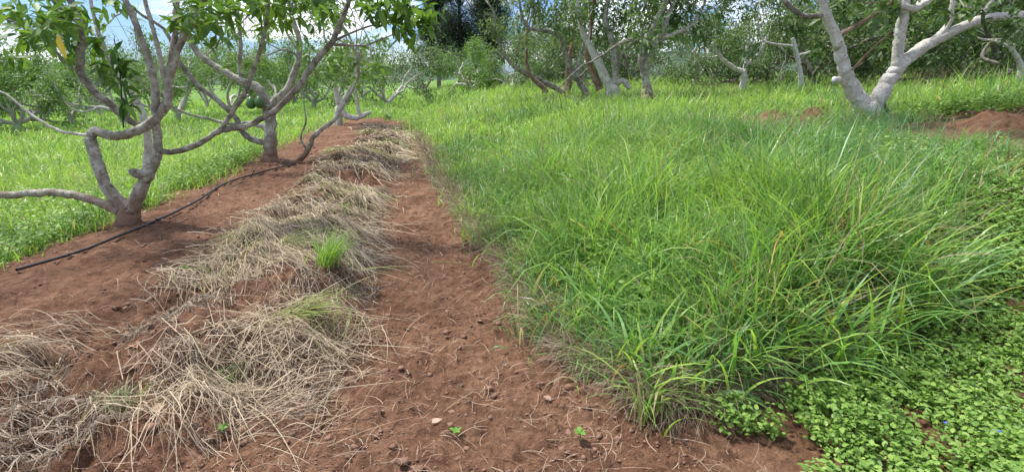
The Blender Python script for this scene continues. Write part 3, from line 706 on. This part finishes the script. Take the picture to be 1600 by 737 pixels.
def fruit(t, base, px, py, Y, rpx, lab=None):
    c = P(px, py, Y); r = rpx * Y / F_PX; A = Acc()
    ns, nr = 12, 9; th = np.linspace(0, math.pi, nr); V = []
    for a in th:
        z = math.cos(a) * 1.25; w = math.sin(a) * (1.0 if z < 0 else 1 - .28 * z)
        V += [(w * math.cos(b) * r, w * math.sin(b) * r, z * r) for b in np.linspace(0, 2 * math.pi, ns, endpoint=False)]
    V = np.array(V) + c; i = np.arange(nr * ns).reshape(nr, ns); j = np.roll(i, -1, 1)
    A.add(V, [np.stack([i[:-1], i[1:], j[1:], j[:-1]], -1).reshape(-1, 4)])
    o = put('fruit', A.mesh('fruit', base), M_FRUIT, t)
    B = Acc(); p, rr = catmull([c + [0, 0, r * 1.2], c + [.01, .01, r * 2.4], c + [.02, .0, r * 3.6]], [.004, .003, .003]); tube(B, p, rr, 5)
    put('stalk', B.mesh('stalk', base), M_BARKD, o)
NEARC = ((.065, .14, .03), (.20, .33, .06))
def lf(x0, x1, y0, y1, n, seed, dY=(-.8, .5)):
    rng = R_(seed); return [(rng.uniform(x0, x1), rng.uniform(y0, y1), rng.uniform(*dY), rng.normal(0, .6), rng.uniform(-.6, .3)) for _ in range(n)]

t1, b1, _ = custom_tree('avocado_tree', 'nearest left avocado tree with twisting grey limbs and a long low bough', 5.4, (200, 362),
    [([(200, 362), (203, 338), (203, 322)], [27, 23, 19], M_BARK, 0),
     ([(200, 328), (172, 300), (153, 258), (141, 214)], [15, 13, 12, 12], M_BARK, 0),
     ([(141, 212), (150, 206, .02), (178, 213, -.03), (205, 207, -.05), (230, 196, -.05), (250, 178), (262, 160), (264, 128), (275, 88), (288, 55), (320, 0), (335, -30)], [11, 9.5, 9.5, 9.5, 10, 10, 9, 8, 7.5, 7, 6, 5], M_BARK, 3),
     ([(208, 325), (222, 290), (234, 268), (244, 246), (247, 222), (243, 190), (243, 160), (241, 128), (230, 88), (210, 32), (196, 0), (185, -30)], [16, 13, 11.5, 10.5, 9.5, 9, 8.5, 8, 7, 6.5, 6, 5], M_BARK, 3),
     ([(240, 262), (226, 270, -.03), (214, 272, -.05), (207, 267, -.06)], [11, 11, 10, 8.5], M_BARK, 0),
     ([(222, 300, .1), (230, 257, .15), (230, 209, .2), (212, 155, .25), (186, 119, .3), (165, 80, .35), (150, 40, .4)], [11, 9, 8, 7, 6, 5, 4], M_PALE, 1),
     ([(228, 200, .05), (200, 186, .05), (168, 160), (140, 135), (126, 112), (127, 60), (120, 22), (106, -5), (90, -40)], [8, 7, 7.5, 7.5, 8, 7.5, 7, 6, 5], M_BARKD, 3),
     ([(247, 236), (272, 237), (303, 228), (322, 218), (338, 207), (360, 201), (383, 198), (411, 184), (434, 169), (464, 138), (482, 112), (499, 88), (520, 64), (537, 24), (548, -5), (560, -40)], [6.5, 6.5, 6.5, 6, 6, 6, 6, 6, 6, 6.5, 6.5, 6.5, 6, 5, 4.5, 3.5], M_BARKD, 4),
     ([(338, 207), (352, 192), (368, 168), (383, 146), (399, 102), (411, 61), (419, 16), (417, -20)], [5.5, 5, 5, 5, 4.5, 4, 4, 3], M_BARKD, 2),
     ([(188, 330), (160, 318), (130, 308), (85, 301), (48, 302), (8, 305), (-14, 300), (-40, 270)], [13, 10, 9, 8.5, 8, 8, 8, 6], M_BARK, 1),
     ([(258, 128), (264, 105), (274, 48), (277, 0), (280, -30)], [6, 6, 5.5, 5, 4], M_BARK, 2),
     ([(258, 130), (250, 90), (240, 48), (226, 0), (220, -30)], [5, 5, 4.5, 4, 3], M_BARK, 2),
     ([(127, 112), (107, 102), (66, 60), (24, 36), (-10, 25)], [3.5, 3, 2.5, 2, 2], M_BARKD, 2),
     ([(141, 212), (118, 209), (90, 203), (50, 180), (12, 149), (-10, 140)], [4, 3.5, 3, 2.5, 2, 1.5], M_PALE, 2),
     ([(522, 64), (548, 52), (575, 42), (592, 38)], [3, 2.2, 1.8, 1.2], M_BARKD, 0),
     ([(521, 70), (545, 71), (572, 71), (600, 60), (640, 45)], [3, 2.2, 1.8, 1.4, 1], M_BARKD, 0)],
    None, 401, 1.0, .15, 7, 1, NEARC,
    lf(590, 690, 10, 55, 10, 1, (-.3, .2)) + lf(560, 640, -10, 30, 10, 2, (-.3, .2)) + lf(300, 560, -20, 30, 22, 3) + lf(0, 110, 0, 60, 16, 4) + [(175, 85, -.3, 0, -1), (190, 120, -.35, .2, -1), (195, 160, -.35, 0, -1), (160, 110, -.3, -.5, -.8), (195, 95, -.3, .6, -.6)] + lf(60, 200, 0, 80, 10, 7) + lf(250, 420, 0, 60, 12, 8) + lf(-20, 120, 20, 100, 6, 9), wr=.34, minz=1.9, keepf=.12, lowk=.02, rs=.9)
fruit(t1, b1, 485, 45, 5.3, 6); fruit(t1, b1, 497, 0, 5.2, 9)
# one yellow leaf
rng = R_(5)
V, Fs, k = leaves(np.array([P(90, 52, 4.5)]), np.array([[.1, 0, -1.]]), np.array([.20]), .5, rng); A = Acc(); A.add(V, Fs, np.array((.75, .55, .06)))
put('yellow_leaf', A.mesh('yellow_leaf', b1), M_LEAF, t1)
A = Acc(); p, rr = catmull([P(193, 200, 5.05), P(190, 150, 5.05), P(186, 100, 5.07), P(178, 60, 5.1)], [.006, .005, .005, .004]); tube(A, p, rr, 5); put('sucker', A.mesh('sucker', b1), M_WEED, t1)
V, Fs, k = leaves(np.array([P(182, 108, 5.05), P(180, 110, 5.05), P(186, 118, 5.05), P(188, 130, 5.05), P(190, 150, 5.05), P(191, 160, 5.04), P(178, 85, 5.05)]), np.array([[-.05, 0, 1.], [-1, -.2, .5], [1, 0, .5], [-.9, 0, -.3], [.5, -.1, -1], [-.2, 0, -1], [.6, 0, .9]]), np.full(7, .18), .34, rng); A = Acc(); A.add(V, Fs, np.array((.05, .12, .03))); put('large_leaves', A.mesh('large_leaves', b1), M_LEAF, t1)

t2, b2, _ = custom_tree('avocado_tree', 'second avocado tree of the left row, short upright trunk with two small green fruits', 9.8, (421, 258),
    [([(421, 258), (423, 235), (423, 205), (421, 180), (418, 165)], [14, 11, 10, 10, 10], M_BARK, 0),
     ([(420, 168), (403, 138), (379, 128), (350, 112), (322, 94), (300, 70), (285, 30)], [8, 7.5, 6.5, 6, 5.5, 5, 4], M_BARK, 4),
     ([(420, 172), (434, 155), (450, 138), (464, 102), (468, 65), (456, 28), (450, -10)], [8, 7.5, 6.5, 5, 4.5, 4, 3], M_BARK, 4),
     ([(423, 224), (395, 218), (379, 206), (370, 187), (342, 159), (310, 134), (281, 98), (265, 60)], [6, 5.5, 5, 4.5, 4.5, 4, 4, 3], M_BARKD, 4),
     ([(427, 256), (448, 252), (464, 252), (480, 236), (489, 215), (505, 200), (522, 188), (540, 160)], [6, 5, 5, 5, 4.5, 4, 3.5, 2.5], M_BARK, 3),
     ([(376, 128), (375, 95), (375, 61), (370, 0)], [4, 3.5, 3, 2.5], M_BARK, 3),
     ([(419, 200), (400, 195), (385, 192), (372, 195)], [5, 4, 3.5, 3], M_BARK, 1),
     ([(480, 236), (470, 215), (478, 190), (475, 165)], [2, 1.7, 1.4, 1], M_BARKD, 2)],
    None, 402, 1.0, .16, 7, 1, LT, lf(300, 560, -10, 60, 40, 12, (-1, 1.5)) + lf(480, 600, 60, 130, 30, 13, (-1, 1.5)), twig_up=.03, minz=1.75, keepf=.16, lowk=.05)
fruit(t2, b2, 392, 161, 9.6, 7.5); fruit(t2, b2, 405, 160, 9.6, 7.5)

t3, b3, _ = custom_tree('avocado_tree', 'third tree of the left row with whitish limbs sprawling over the soil bed', 18.5, (527, 197),
    [([(527, 197), (529, 180), (530, 167)], [7, 6, 6], M_PALE, 0),
     ([(530, 170), (529, 160), (525, 142), (521, 122), (516, 95)], [5, 5, 4, 3.5, 2.5], M_PALE, 3),
     ([(530, 168), (546, 142), (553, 130), (560, 116), (578, 100)], [4.5, 3.5, 3, 2.5, 2], M_PALE, 3),
     ([(556, 122), (554, 100), (552, 75)], [3, 2.5, 2], M_PALE, 3),
     ([(533, 172), (540, 180), (552, 184), (565, 182), (578, 175)], [5, 5, 4.5, 4, 3], M_PALE, 0),
     ([(562, 184), (558, 160), (553, 128), (550, 105)], [3.5, 3, 2.5, 2], M_PALE, 3)],
    None, 403, 1.1, .17, 12, 0, LT, lf(500, 600, 60, 140, 30, 31, (-1.5, 1.5)), group=None)

tR, bR, _ = custom_tree('avocado_tree', 'big pale forked tree with a sawn stub and a long bare limb reaching right', 7.6, (1358, 178),
    [([(1358, 185), (1357, 172), (1356, 162)], [26, 23, 17], M_PALE, 0),
     ([(1352, 172), (1340, 150), (1326, 128), (1319, 106), (1313, 85), (1307, 60), (1297, 38), (1288, 14), (1282, -15)], [17, 15, 13, 11.5, 10.5, 9.5, 9, 8, 7], M_PALE, 3),
     ([(1362, 170), (1380, 140), (1392, 120), (1404, 106), (1425, 87), (1453, 68), (1488, 50), (1515, 38), (1541, 29), (1575, 25), (1620, 24), (1680, 10)], [17, 14, 12.5, 12, 11, 10, 9, 8.5, 8, 7, 7, 6], M_PALE, 4),
     ([(1402, 112), (1402, 90), (1405, 60), (1411, 28), (1414, 5), (1418, -25)], [11, 10, 9, 9, 8, 6], M_PALE, 3),
     ([(1325, 122), (1313, 124), (1303, 125)], [7, 5.5, 5], M_PALE, 0),
     ([(1314, 54), (1338, 40), (1362, 26), (1393, 3), (1410, -20)], [4.5, 4, 3.5, 3.5, 3], M_RED, 2),
     ([(1296, 22), (1280, 25), (1259, 26), (1243, 18), (1224, 0), (1210, -20)], [5.5, 5, 5, 5, 4.5, 4], M_BARKD, 3),
     ([(1396, -6), (1412, 10, -.05), (1428, 14, -.05), (1440, 8), (1458, -4), (1475, -20)], [6, 6, 6, 5.5, 5, 4], M_PALE, 3),
     ([(1467, 56), (1480, 40), (1486, 28), (1489, 0)], [6, 5, 4.5, 4], M_PALE, 3),
     ([(1514, 40), (1532, 25), (1550, 2), (1560, -20)], [5, 4.5, 4, 3], M_PALE, 3)],
    None, 404, 1.0, .15, 9, 1, DK, lf(1200, 1600, -20, 40, 40, 41, (-.5, 1.5)), twig_up=.1, minz=2.35, keepf=.3, lowk=.02)
A = Acc(); p, rr = catmull([P(1303.5, 125, 7.6), P(1302, 125, 7.6)], [.047, .044]); tube(A, p, rr, 12); put('sawn_face', A.mesh('sawn_face', bR), M_CUT, tR)
A = Acc(); p, rr = catmull([P(1331, 110, 7.45), P(1345, 95, 7.42), P(1361, 78, 7.4), P(1393, 49, 7.35)], [.016, .014, .013, .009]); tube(A, p, rr, 7)
p2, rr2 = catmull([P(1334, 107, 7.45), P(1347, 99, 7.4)], [.014, .010]); tube(A, p2, rr2, 6)
bb = P(1331, 110, 7.45)
tag(put('dry_stick', A.mesh('dry_stick', bb), M_RED, None, bb), 'dry brown stick lodged against the left limb of the big pale tree', 'stick')

custom_tree('avocado_tree', 'leaning brown tree with long dark boughs reaching left over the grass', 19.5, (884, 150),
    [([(884, 152), (885, 146), (884, 141)], [7, 6, 6], M_RED, 0),
     ([(882, 146), (862, 134), (843, 125), (825, 117), (809, 108), (795, 95), (784, 78), (775, 55)], [4.5, 4, 4, 4, 3.5, 3, 2.5, 2], M_BARKD, 4),
     ([(886, 144), (889, 128), (888, 110), (892, 80)], [5, 4.5, 4, 3], M_RED, 3),
     ([(852, 146, -.5), (850, 138, -.5), (830, 120, -.5), (822, 100, -.5)], [5, 4, 3, 2.5], M_RED, 3)],
    None, 405, 1.1, .16, 13, 0, GY, lf(770, 880, 10, 110, 40, 51, (.2, 2.0)), rs=1.08)
custom_tree('avocado_tree', 'slender dark trunk between the leaning brown tree and the wide pale trunks', 17.5, (918, 150),
    [([(918, 152), (914, 142)], [5.5, 5], M_BARK, 0),
     ([(915, 144), (898, 119), (889, 100), (884, 85), (877, 61), (860, 51), (838, 47), (823, 41), (815, 25), (812, 5)], [4.5, 4, 4, 3.5, 3, 2.5, 2.5, 2, 2, 1.5], M_BARKD, 5),
     ([(902, 125), (903, 105), (908, 85), (912, 70)], [3, 3, 2.5, 2], M_BARK, 3)],
    None, 406, 1.0, .16, 13, 0, GY, lf(800, 920, 0, 70, 30, 52, (.2, 2.0)), rs=1.08)
custom_tree('avocado_tree', 'cluster of wide pale trunks fanning upward beyond the grass bank', 15.3, (958, 142),
    [([(958, 146), (957, 136)], [9, 8], M_PALE, 0),
     ([(956, 142), (945, 120), (935, 98), (921, 72), (910, 50), (905, 20), (900, -10)], [7, 6.5, 6, 5, 4, 3.5, 3], M_PALE, 4),
     ([(959, 140), (962, 115), (961, 90), (955, 61), (946, 31), (950, 0), (950, -20)], [5.5, 5, 4.5, 4, 3.5, 3, 3], M_BARK, 4),
     ([(938, 140, .3), (928, 118, .3), (920, 98, .3), (918, 80, .3), (922, 50, .3)], [6, 5, 4.5, 4, 3], M_RED, 3),
     ([(960, 130), (974, 127), (984, 138)], [5, 4, 4], M_PALE, 0),
     ([(962, 100), (975, 80), (992, 66), (1010, 50)], [2.5, 2, 2, 1.5], M_BARK, 3)],
    None, 407, 1.2, .16, 13, 0, DK, lf(880, 990, -10, 60, 30, 53, (.2, 2.0)), rs=1.08)
custom_tree('avocado_tree', 'slim grey tree with a long side bough, just right of the wide pale trunks', 12.8, (1011, 140),
    [([(1011, 146), (1010, 132), (1007, 115)], [7, 6, 5.5], M_BARK, 0),
     ([(1007, 118), (1003, 95), (1008, 75), (1017, 54), (1028, 28), (1040, 5), (1045, -20)], [6, 5.5, 5, 4.5, 4, 4, 3], M_BARKD, 3),
     ([(1008, 112), (1014, 85), (1030, 64), (1052, 54), (1074, 44), (1090, 28), (1100, 8)], [5, 4.5, 3.5, 3, 3, 2.5, 2], M_BARK, 4),
     ([(1009, 100), (1022, 72), (1036, 48), (1048, 15)], [4.5, 4, 3.5, 3], M_BARK, 3),
     ([(1006, 66), (985, 62), (962, 72), (945, 85)], [3, 2.5, 2, 1.5], M_BARKD, 2)],
    None, 408, 1.1, .16, 13, 0, DK, lf(990, 1110, -10, 45, 22, 54, (.2, 2.0)), rs=1.08)
custom_tree('pruned_tree', 'hard pruned pale tree with one long hooked bare limb', 17, (1163, 118),
    [([(1163, 122), (1162, 110)], [4.5, 4], M_PALE, 0),
     ([(1160, 112), (1145, 105), (1130, 94), (1120, 80), (1114, 66)], [4, 4, 3.5, 3, 3], M_PALE, 0),
     ([(1163, 112), (1166, 95), (1167, 72)], [3.5, 3, 2], M_PALE, 3),
     ([(1164, 104), (1180, 90), (1192, 74)], [3, 2.5, 2], M_PALE, 3)],
    None, 409, .8, .16, 18, 0, DK)
custom_tree('pruned_tree', 'thin pruned tree with a broken top and one straight bare arm', 14.5, (1251, 120),
    [([(1252, 126), (1249, 108), (1246, 90), (1242, 75), (1238, 60)], [4, 4, 4, 4, 3], M_PALE, 0),
     ([(1244, 73), (1225, 71), (1199, 67), (1190, 60)], [2.5, 2.2, 2, 1.5], M_PALE, 2),
     ([(1246, 86), (1258, 84), (1266, 81)], [2.5, 2.2, 2], M_PALE, 0)],
    None, 410, .7, .16, 16, 0, DK)
custom_tree('pruned_tree', 'twiggy pale pruned tree at the right edge behind the long bare limb', 13.5, (1592, 100),
    [([(1596, 108), (1590, 92), (1580, 75)], [6, 5, 4.5], M_PALE, 0),
     ([(1582, 78), (1574, 60), (1575, 45)], [4, 3, 3], M_PALE, 2),
     ([(1582, 76), (1590, 60), (1590, 42)], [3.5, 3, 2.5], M_PALE, 2),
     ([(1582, 76), (1560, 66), (1535, 62)], [3, 2.5, 2], M_PALE, 2),
     ([(1560, 100), (1535, 90, .2), (1545, 70, .2), (1560, 62)], [4, 4, 3, 3], M_BARKD, 0)],
    None, 411, .7, .16, 16, 0, DK)

# ------------------------------------------------------------------ irrigation hose
def on_ground(px, py, lift=0): g = G(px, py); g[2] = gz(g[0], g[1]) + lift; return g
hp = [on_ground(*q, .012) for q in [(28, 430), (80, 411), (135, 393), (180, 375), (222, 357), (262, 341), (300, 323), (330, 303), (352, 291), (385, 281), (410, 272), (440, 266), (462, 258)]]
A = Acc(); hp = [hp[i] for i in (0, 2, 4, 6, 8, 10, 12)]
p, r = catmull(hp, [.0125] * len(hp), 18); p[:, 2] = height(p[:, 0], p[:, 1]) + .03; p[:, 2] = np.convolve(np.pad(p[:, 2], 15, 'edge'), np.ones(31) / 31, 'valid'); tube(A, p, r, 8)
tH = empty('irrigation_hose', hp[0], 'black irrigation hose lying along the soil bed past the left tree trunks', 'hose')
put('pipe', A.mesh('pipe', hp[0]), M_HOSE, tH)
A = Acc(); j = len(p) * 5 // 13; q, r = catmull([p[j], p[j + 1], p[j + 2]], [.019, .019, .018], 3); tube(A, q, r, 10); put('connector', A.mesh('connector', hp[0]), M_HOSE, tH)
A = Acc(); q, r = catmull([on_ground(372, 288), on_ground(390, 284, .05), on_ground(400, 284, .16)], [.006, .006, .006]); tube(A, q, r, 6); put('riser', A.mesh('riser', hp[0]), M_HOSE, tH)

# ------------------------------------------------------------------ creeping weeds at the front right corner
def weed_leaf_batch(x, y, z, rng, s, A, cols=((.13, .25, .045), (.28, .42, .09))):
    n = len(x); d = np.stack([rng.normal(0, 1, n), rng.normal(0, 1, n), rng.normal(.15, .35, n)], -1)
    V, Fs, k = leaves(np.stack([x, y, z], -1), d, s, .62, rng, 1, .18, .2)
    A.add(V, Fs, np.repeat(mixcol(*cols, rng.random(n)), k, 0))
def weeds():
    rng = R_(90); A = Acc(); S = Acc(); n = 34000
    x = rng.uniform(.9, 5.4, n); y = rng.uniform(1.3, 4.7, n); u = U(x, y)
    e = .22 * fbm(x, y, .4, 2, 8)
    k = (u > u_path_right(y) + .03 + e) & (y < y_grass_front(u) + .30 + e) & (fbm(x, y, .3, 3, 97) > np.where(u < 2.2, -.36, -.62)); x, y = x[k], y[k]; n = len(x)
    h0 = height(x, y, False); hh = .04 + .14 * np.clip(fbm(x, y, .35, 2, 98) + .45, 0, 1)
    top = h0 + hh * rng.uniform(.35, 1.15, n)
    # stems
    V, Fq = blades(np.stack([x, y, h0 - .01], -1), rng.uniform(0, 6.28, n), rng.uniform(0, .5, n), rng.uniform(0, .6, n), (top - h0) * 1.05, np.full(n, .0028), 2, rng)
    S.add(V, [Fq], np.asarray((.13, .2, .06)))
    m = 6; i = np.repeat(np.arange(n), m)
    tipc = V.reshape(n, 6, 3)[:, 4:].mean(1)
    X = tipc[i] + np.stack([rng.normal(0, .013, n * m), rng.normal(0, .013, n * m), -rng.uniform(0, .05, n * m)], -1)
    weed_leaf_batch(X[:, 0], X[:, 1], X[:, 2], rng, rng.uniform(.016, .036, n * m), A)
    A.add(np.concatenate(S.V), [np.concatenate(S.F4)], np.concatenate(S.C))
    tag(put('creeping_weeds', A.mesh('weeds'), M_WEED), 'low bright green broad leaved weeds covering the front right corner', 'weeds', None, 'stuff')
    # second batch: broad leaves among the grass edge of the left field and on the right mound
    A = Acc(); n = 5200
    y = rng.uniform(4.2, 12, n); u = u_bed_left(y) - rng.exponential(.8, n) + .05; x = u - ROW * y
    x2 = np.array([MOUNDS[0][0]] * 900) + rng.normal(-.4, .5, 900); y2 = MOUNDS[0][1] + rng.normal(.2, .35, 900)
    u_k = rng.random(n) < .6; x, y = x[u_k], y[u_k]; x = np.concatenate([x, x2]); y = np.concatenate([y, y2]); n = len(x); h0 = height(x, y, False)
    m = 4; i = np.repeat(np.arange(n), m)
    weed_leaf_batch(x[i] + rng.normal(0, .03, n * m), y[i] + rng.normal(0, .03, n * m), h0[i] + rng.uniform(.03, .2, n * m), rng, rng.uniform(.025, .06, n * m), A)
    n = 1500; u = rng.uniform(1.0, 6.5, n); y = np.exp(rng.uniform(math.log(2.9), math.log(11), n)); x = u - ROW * y
    k = keep_bank(x, y) & (fbm(x, y, .8, 2, 444) > .0); x, y = x[k], y[k]; n = len(x); m = 14; i = np.repeat(np.arange(n), m); h0 = height(x, y, False); hb = h_bank(x, y)
    weed_leaf_batch(x[i] + rng.normal(0, .05, n * m), y[i] + rng.normal(0, .05, n * m), h0[i] + hb[i] * rng.uniform(.25, .95, n * m), rng, rng.uniform(.022, .05, n * m), A, ((.11, .22, .04), (.22, .35, .07)))
    tag(put('leafy_undergrowth', A.mesh('undergrowth'), M_WEED), 'leafy herbs growing along the left edge of the bed and among the tall grass', 'weeds', None, 'stuff')
weeds()

# ------------------------------------------------------------------ single small things
def tuft(name, px, py, n, ln, label, az0, spread, cols, phi=(.2, .5), dphi=(.6, 1.4), seed=0, w=(.004, .008), lift=0):
    rng = R_(seed); g = on_ground(px, py, lift); A = Acc()
    root = g + rng.normal(0, 1, (n, 3)) * [.05, .05, 0]; root[:, 2] = g[2] - .01
    V, Fq = blades(root, rng.normal(az0, spread, n), rng.uniform(*phi, n), rng.uniform(*dphi, n), ln * rng.uniform(.5, 1.1, n), rng.uniform(*w, n), 6, rng, 1.2)
    A.add(V, [Fq], np.repeat(mixcol(*cols, rng.random(n)), 14, 0))
    tag(put(name, A.mesh(name, g), M_GRASS, None, g), label, 'grass tuft')
tuft('grass_tuft', 510, 415, 170, .34, 'upright bright green grass tuft growing on the straw heap', 1.2, .9, (G_MID, G_BRIGHT), seed=1)
tuft('grass_tuft', 455, 500, 80, .42, 'flattened yellow green tuft lying on the straw below the bright green one', 1.75, .35, ((.2, .28, .06), (.34, .36, .12)), (.9, 1.2), (.3, .8), seed=2, lift=.06)
tuft('grass_tuft', 345, 600, 60, .14, 'small dark green tuft half buried in the straw near the bottom left', 1.2, 2, (G_DARK, G_MID), seed=3)
tuft('grass_tuft', 430, 395, 60, .5, 'long pale green tuft trailing right behind the upright green one', 1.6, .3, ((.2, .27, .07), (.36, .37, .16)), (.8, 1.2), (.3, .7), seed=4, lift=.04)
tuft('grass_tuft', 180, 640, 60, .13, 'small feathery green sprig lying on the straw at the bottom left', .4, .6, ((.13, .18, .06), (.2, .25, .09)), seed=6)
tuft('grass_tuft', 1010, 625, 34, .42, 'loose grass tuft sprawling from the bank corner onto the path', 3.0, .7, (G_MID, G_BRIGHT), (.6, 1.0), (.6, 1.0), seed=7)
def seedling(px, py, s, label, seed):
    rng = R_(seed); g = on_ground(px, py); A = Acc()
    p, r = catmull([g, g + [0.004, 0, s * .5], g + [0, .004, s * .9]], [.0022, .002, .0015]); tube(A, p, r, 5); st = A.mesh('stem', g)
    t = empty('weed_seedling', g, label, 'seedling'); put('stem', st, M_HOSE if False else M_SOIL if False else M_FRUIT, t)
    a = np.arange(5) * 1.25 + rng.uniform(0, 1); d = np.stack([np.cos(a), np.sin(a), np.full(5, .45)], -1)
    V, Fs, k = leaves(np.tile(g + [0, 0, s * .85], (5, 1)), d, np.full(5, s) * rng.uniform(.6, 1, 5), .6, rng); B = Acc(); B.add(V, Fs, np.asarray((.15, .32, .05))); put('leaves', B.mesh('leaves', g), M_WEED, t)
seedling(713, 680, .035, 'tiny two leaved green seedling in the middle of the bare path', 1)
seedling(905, 695, .045, 'small green seedling on the path nearer the grass bank', 2)
seedling(350, 682, .035, 'small green seedling beside the lower end of the straw heap', 3)
seedling(1135, 682, .03, 'lone green sprout on the soil beside the creeping weeds', 4)
seedling(290, 428, .05, 'pale green sprout on the bed left of the straw heap', 5)
def dry_leaf(px, py, s, label, seed, col):
    rng = R_(seed); g = on_ground(px, py, .006); a = rng.uniform(0, 6.28)
    V, Fs, k = leaves(np.array([g]), np.array([[math.cos(a), math.sin(a), .12]]), np.array([s]), .6, rng, 1, .5, .1); A = Acc(); A.add(V + [0, 0, .004], Fs, np.asarray(col))
    tag(put('dry_leaf', A.mesh('dry_leaf', g), M_STRAW, None, g), label, 'leaf')
dry_leaf(675, 670, .055, 'pinkish dry leaf lying just left of the seedling on the path', 11, (.50, .33, .25))
dry_leaf(240, 648, .075, 'pale curled dead leaf on the soil below the straw at bottom left', 12, (.38, .27, .18))
dry_leaf(478, 622, .06, 'buff dead leaf caught in the lower right fringe of the straw heap', 13, (.45, .36, .26))
dry_leaf(595, 648, .06, 'dark brown dead leaf on the path right of the straw heap', 14, (.13, .09, .06))
dry_leaf(790, 565, .06, 'light brown dead leaf on the path below the grass bank', 15, (.36, .25, .18))
dry_leaf(755, 505, .06, 'tan dead leaf in the middle of the path, second up from the bank corner', 16, (.42, .28, .2))
dry_leaf(850, 620, .055, 'small brown dead leaf on the path near the bank corner', 17, (.30, .2, .14))
dry_leaf(215, 545, .09, 'orange brown dead leaf on the crumbled soil within the straw', 18, (.34, .16, .08))
dry_leaf(640, 520, .05, 'greyish dead leaf beside the right fringe of the straw heap', 19, (.35, .28, .22))
def flower(px, py, label, seed):
    g = on_ground(px, py); g[2] += .13; rng = R_(seed); t = empty('blue_flower', g, label, 'flower', 'blue wildflowers in the creeping weeds')
    a = np.array([.6, 2.5, 4.4]); d = np.stack([np.cos(a), np.sin(a), np.full(3, .5)], -1)
    V, Fs, k = leaves(np.tile(g, (3, 1)), d, np.array([.011, .011, .007]), .95, rng, 1, .1, 0); A = Acc(); A.add(V, Fs, np.asarray((.10, .17, .62))); put('petals', A.mesh('petals', g), M_WEED, t)
    A = Acc(); p, r = catmull([g - [0, 0, .12], g - [.004, 0, .06], g], [.0015, .0013, .001]); tube(A, p, r, 5); put('stem', A.mesh('stem', g), M_FRUIT, t)
flower(1465, 712, 'small blue flower in the weeds, left of the two', 1)
flower(1549, 722, 'small blue flower in the weeds, right of the two near the corner', 2)
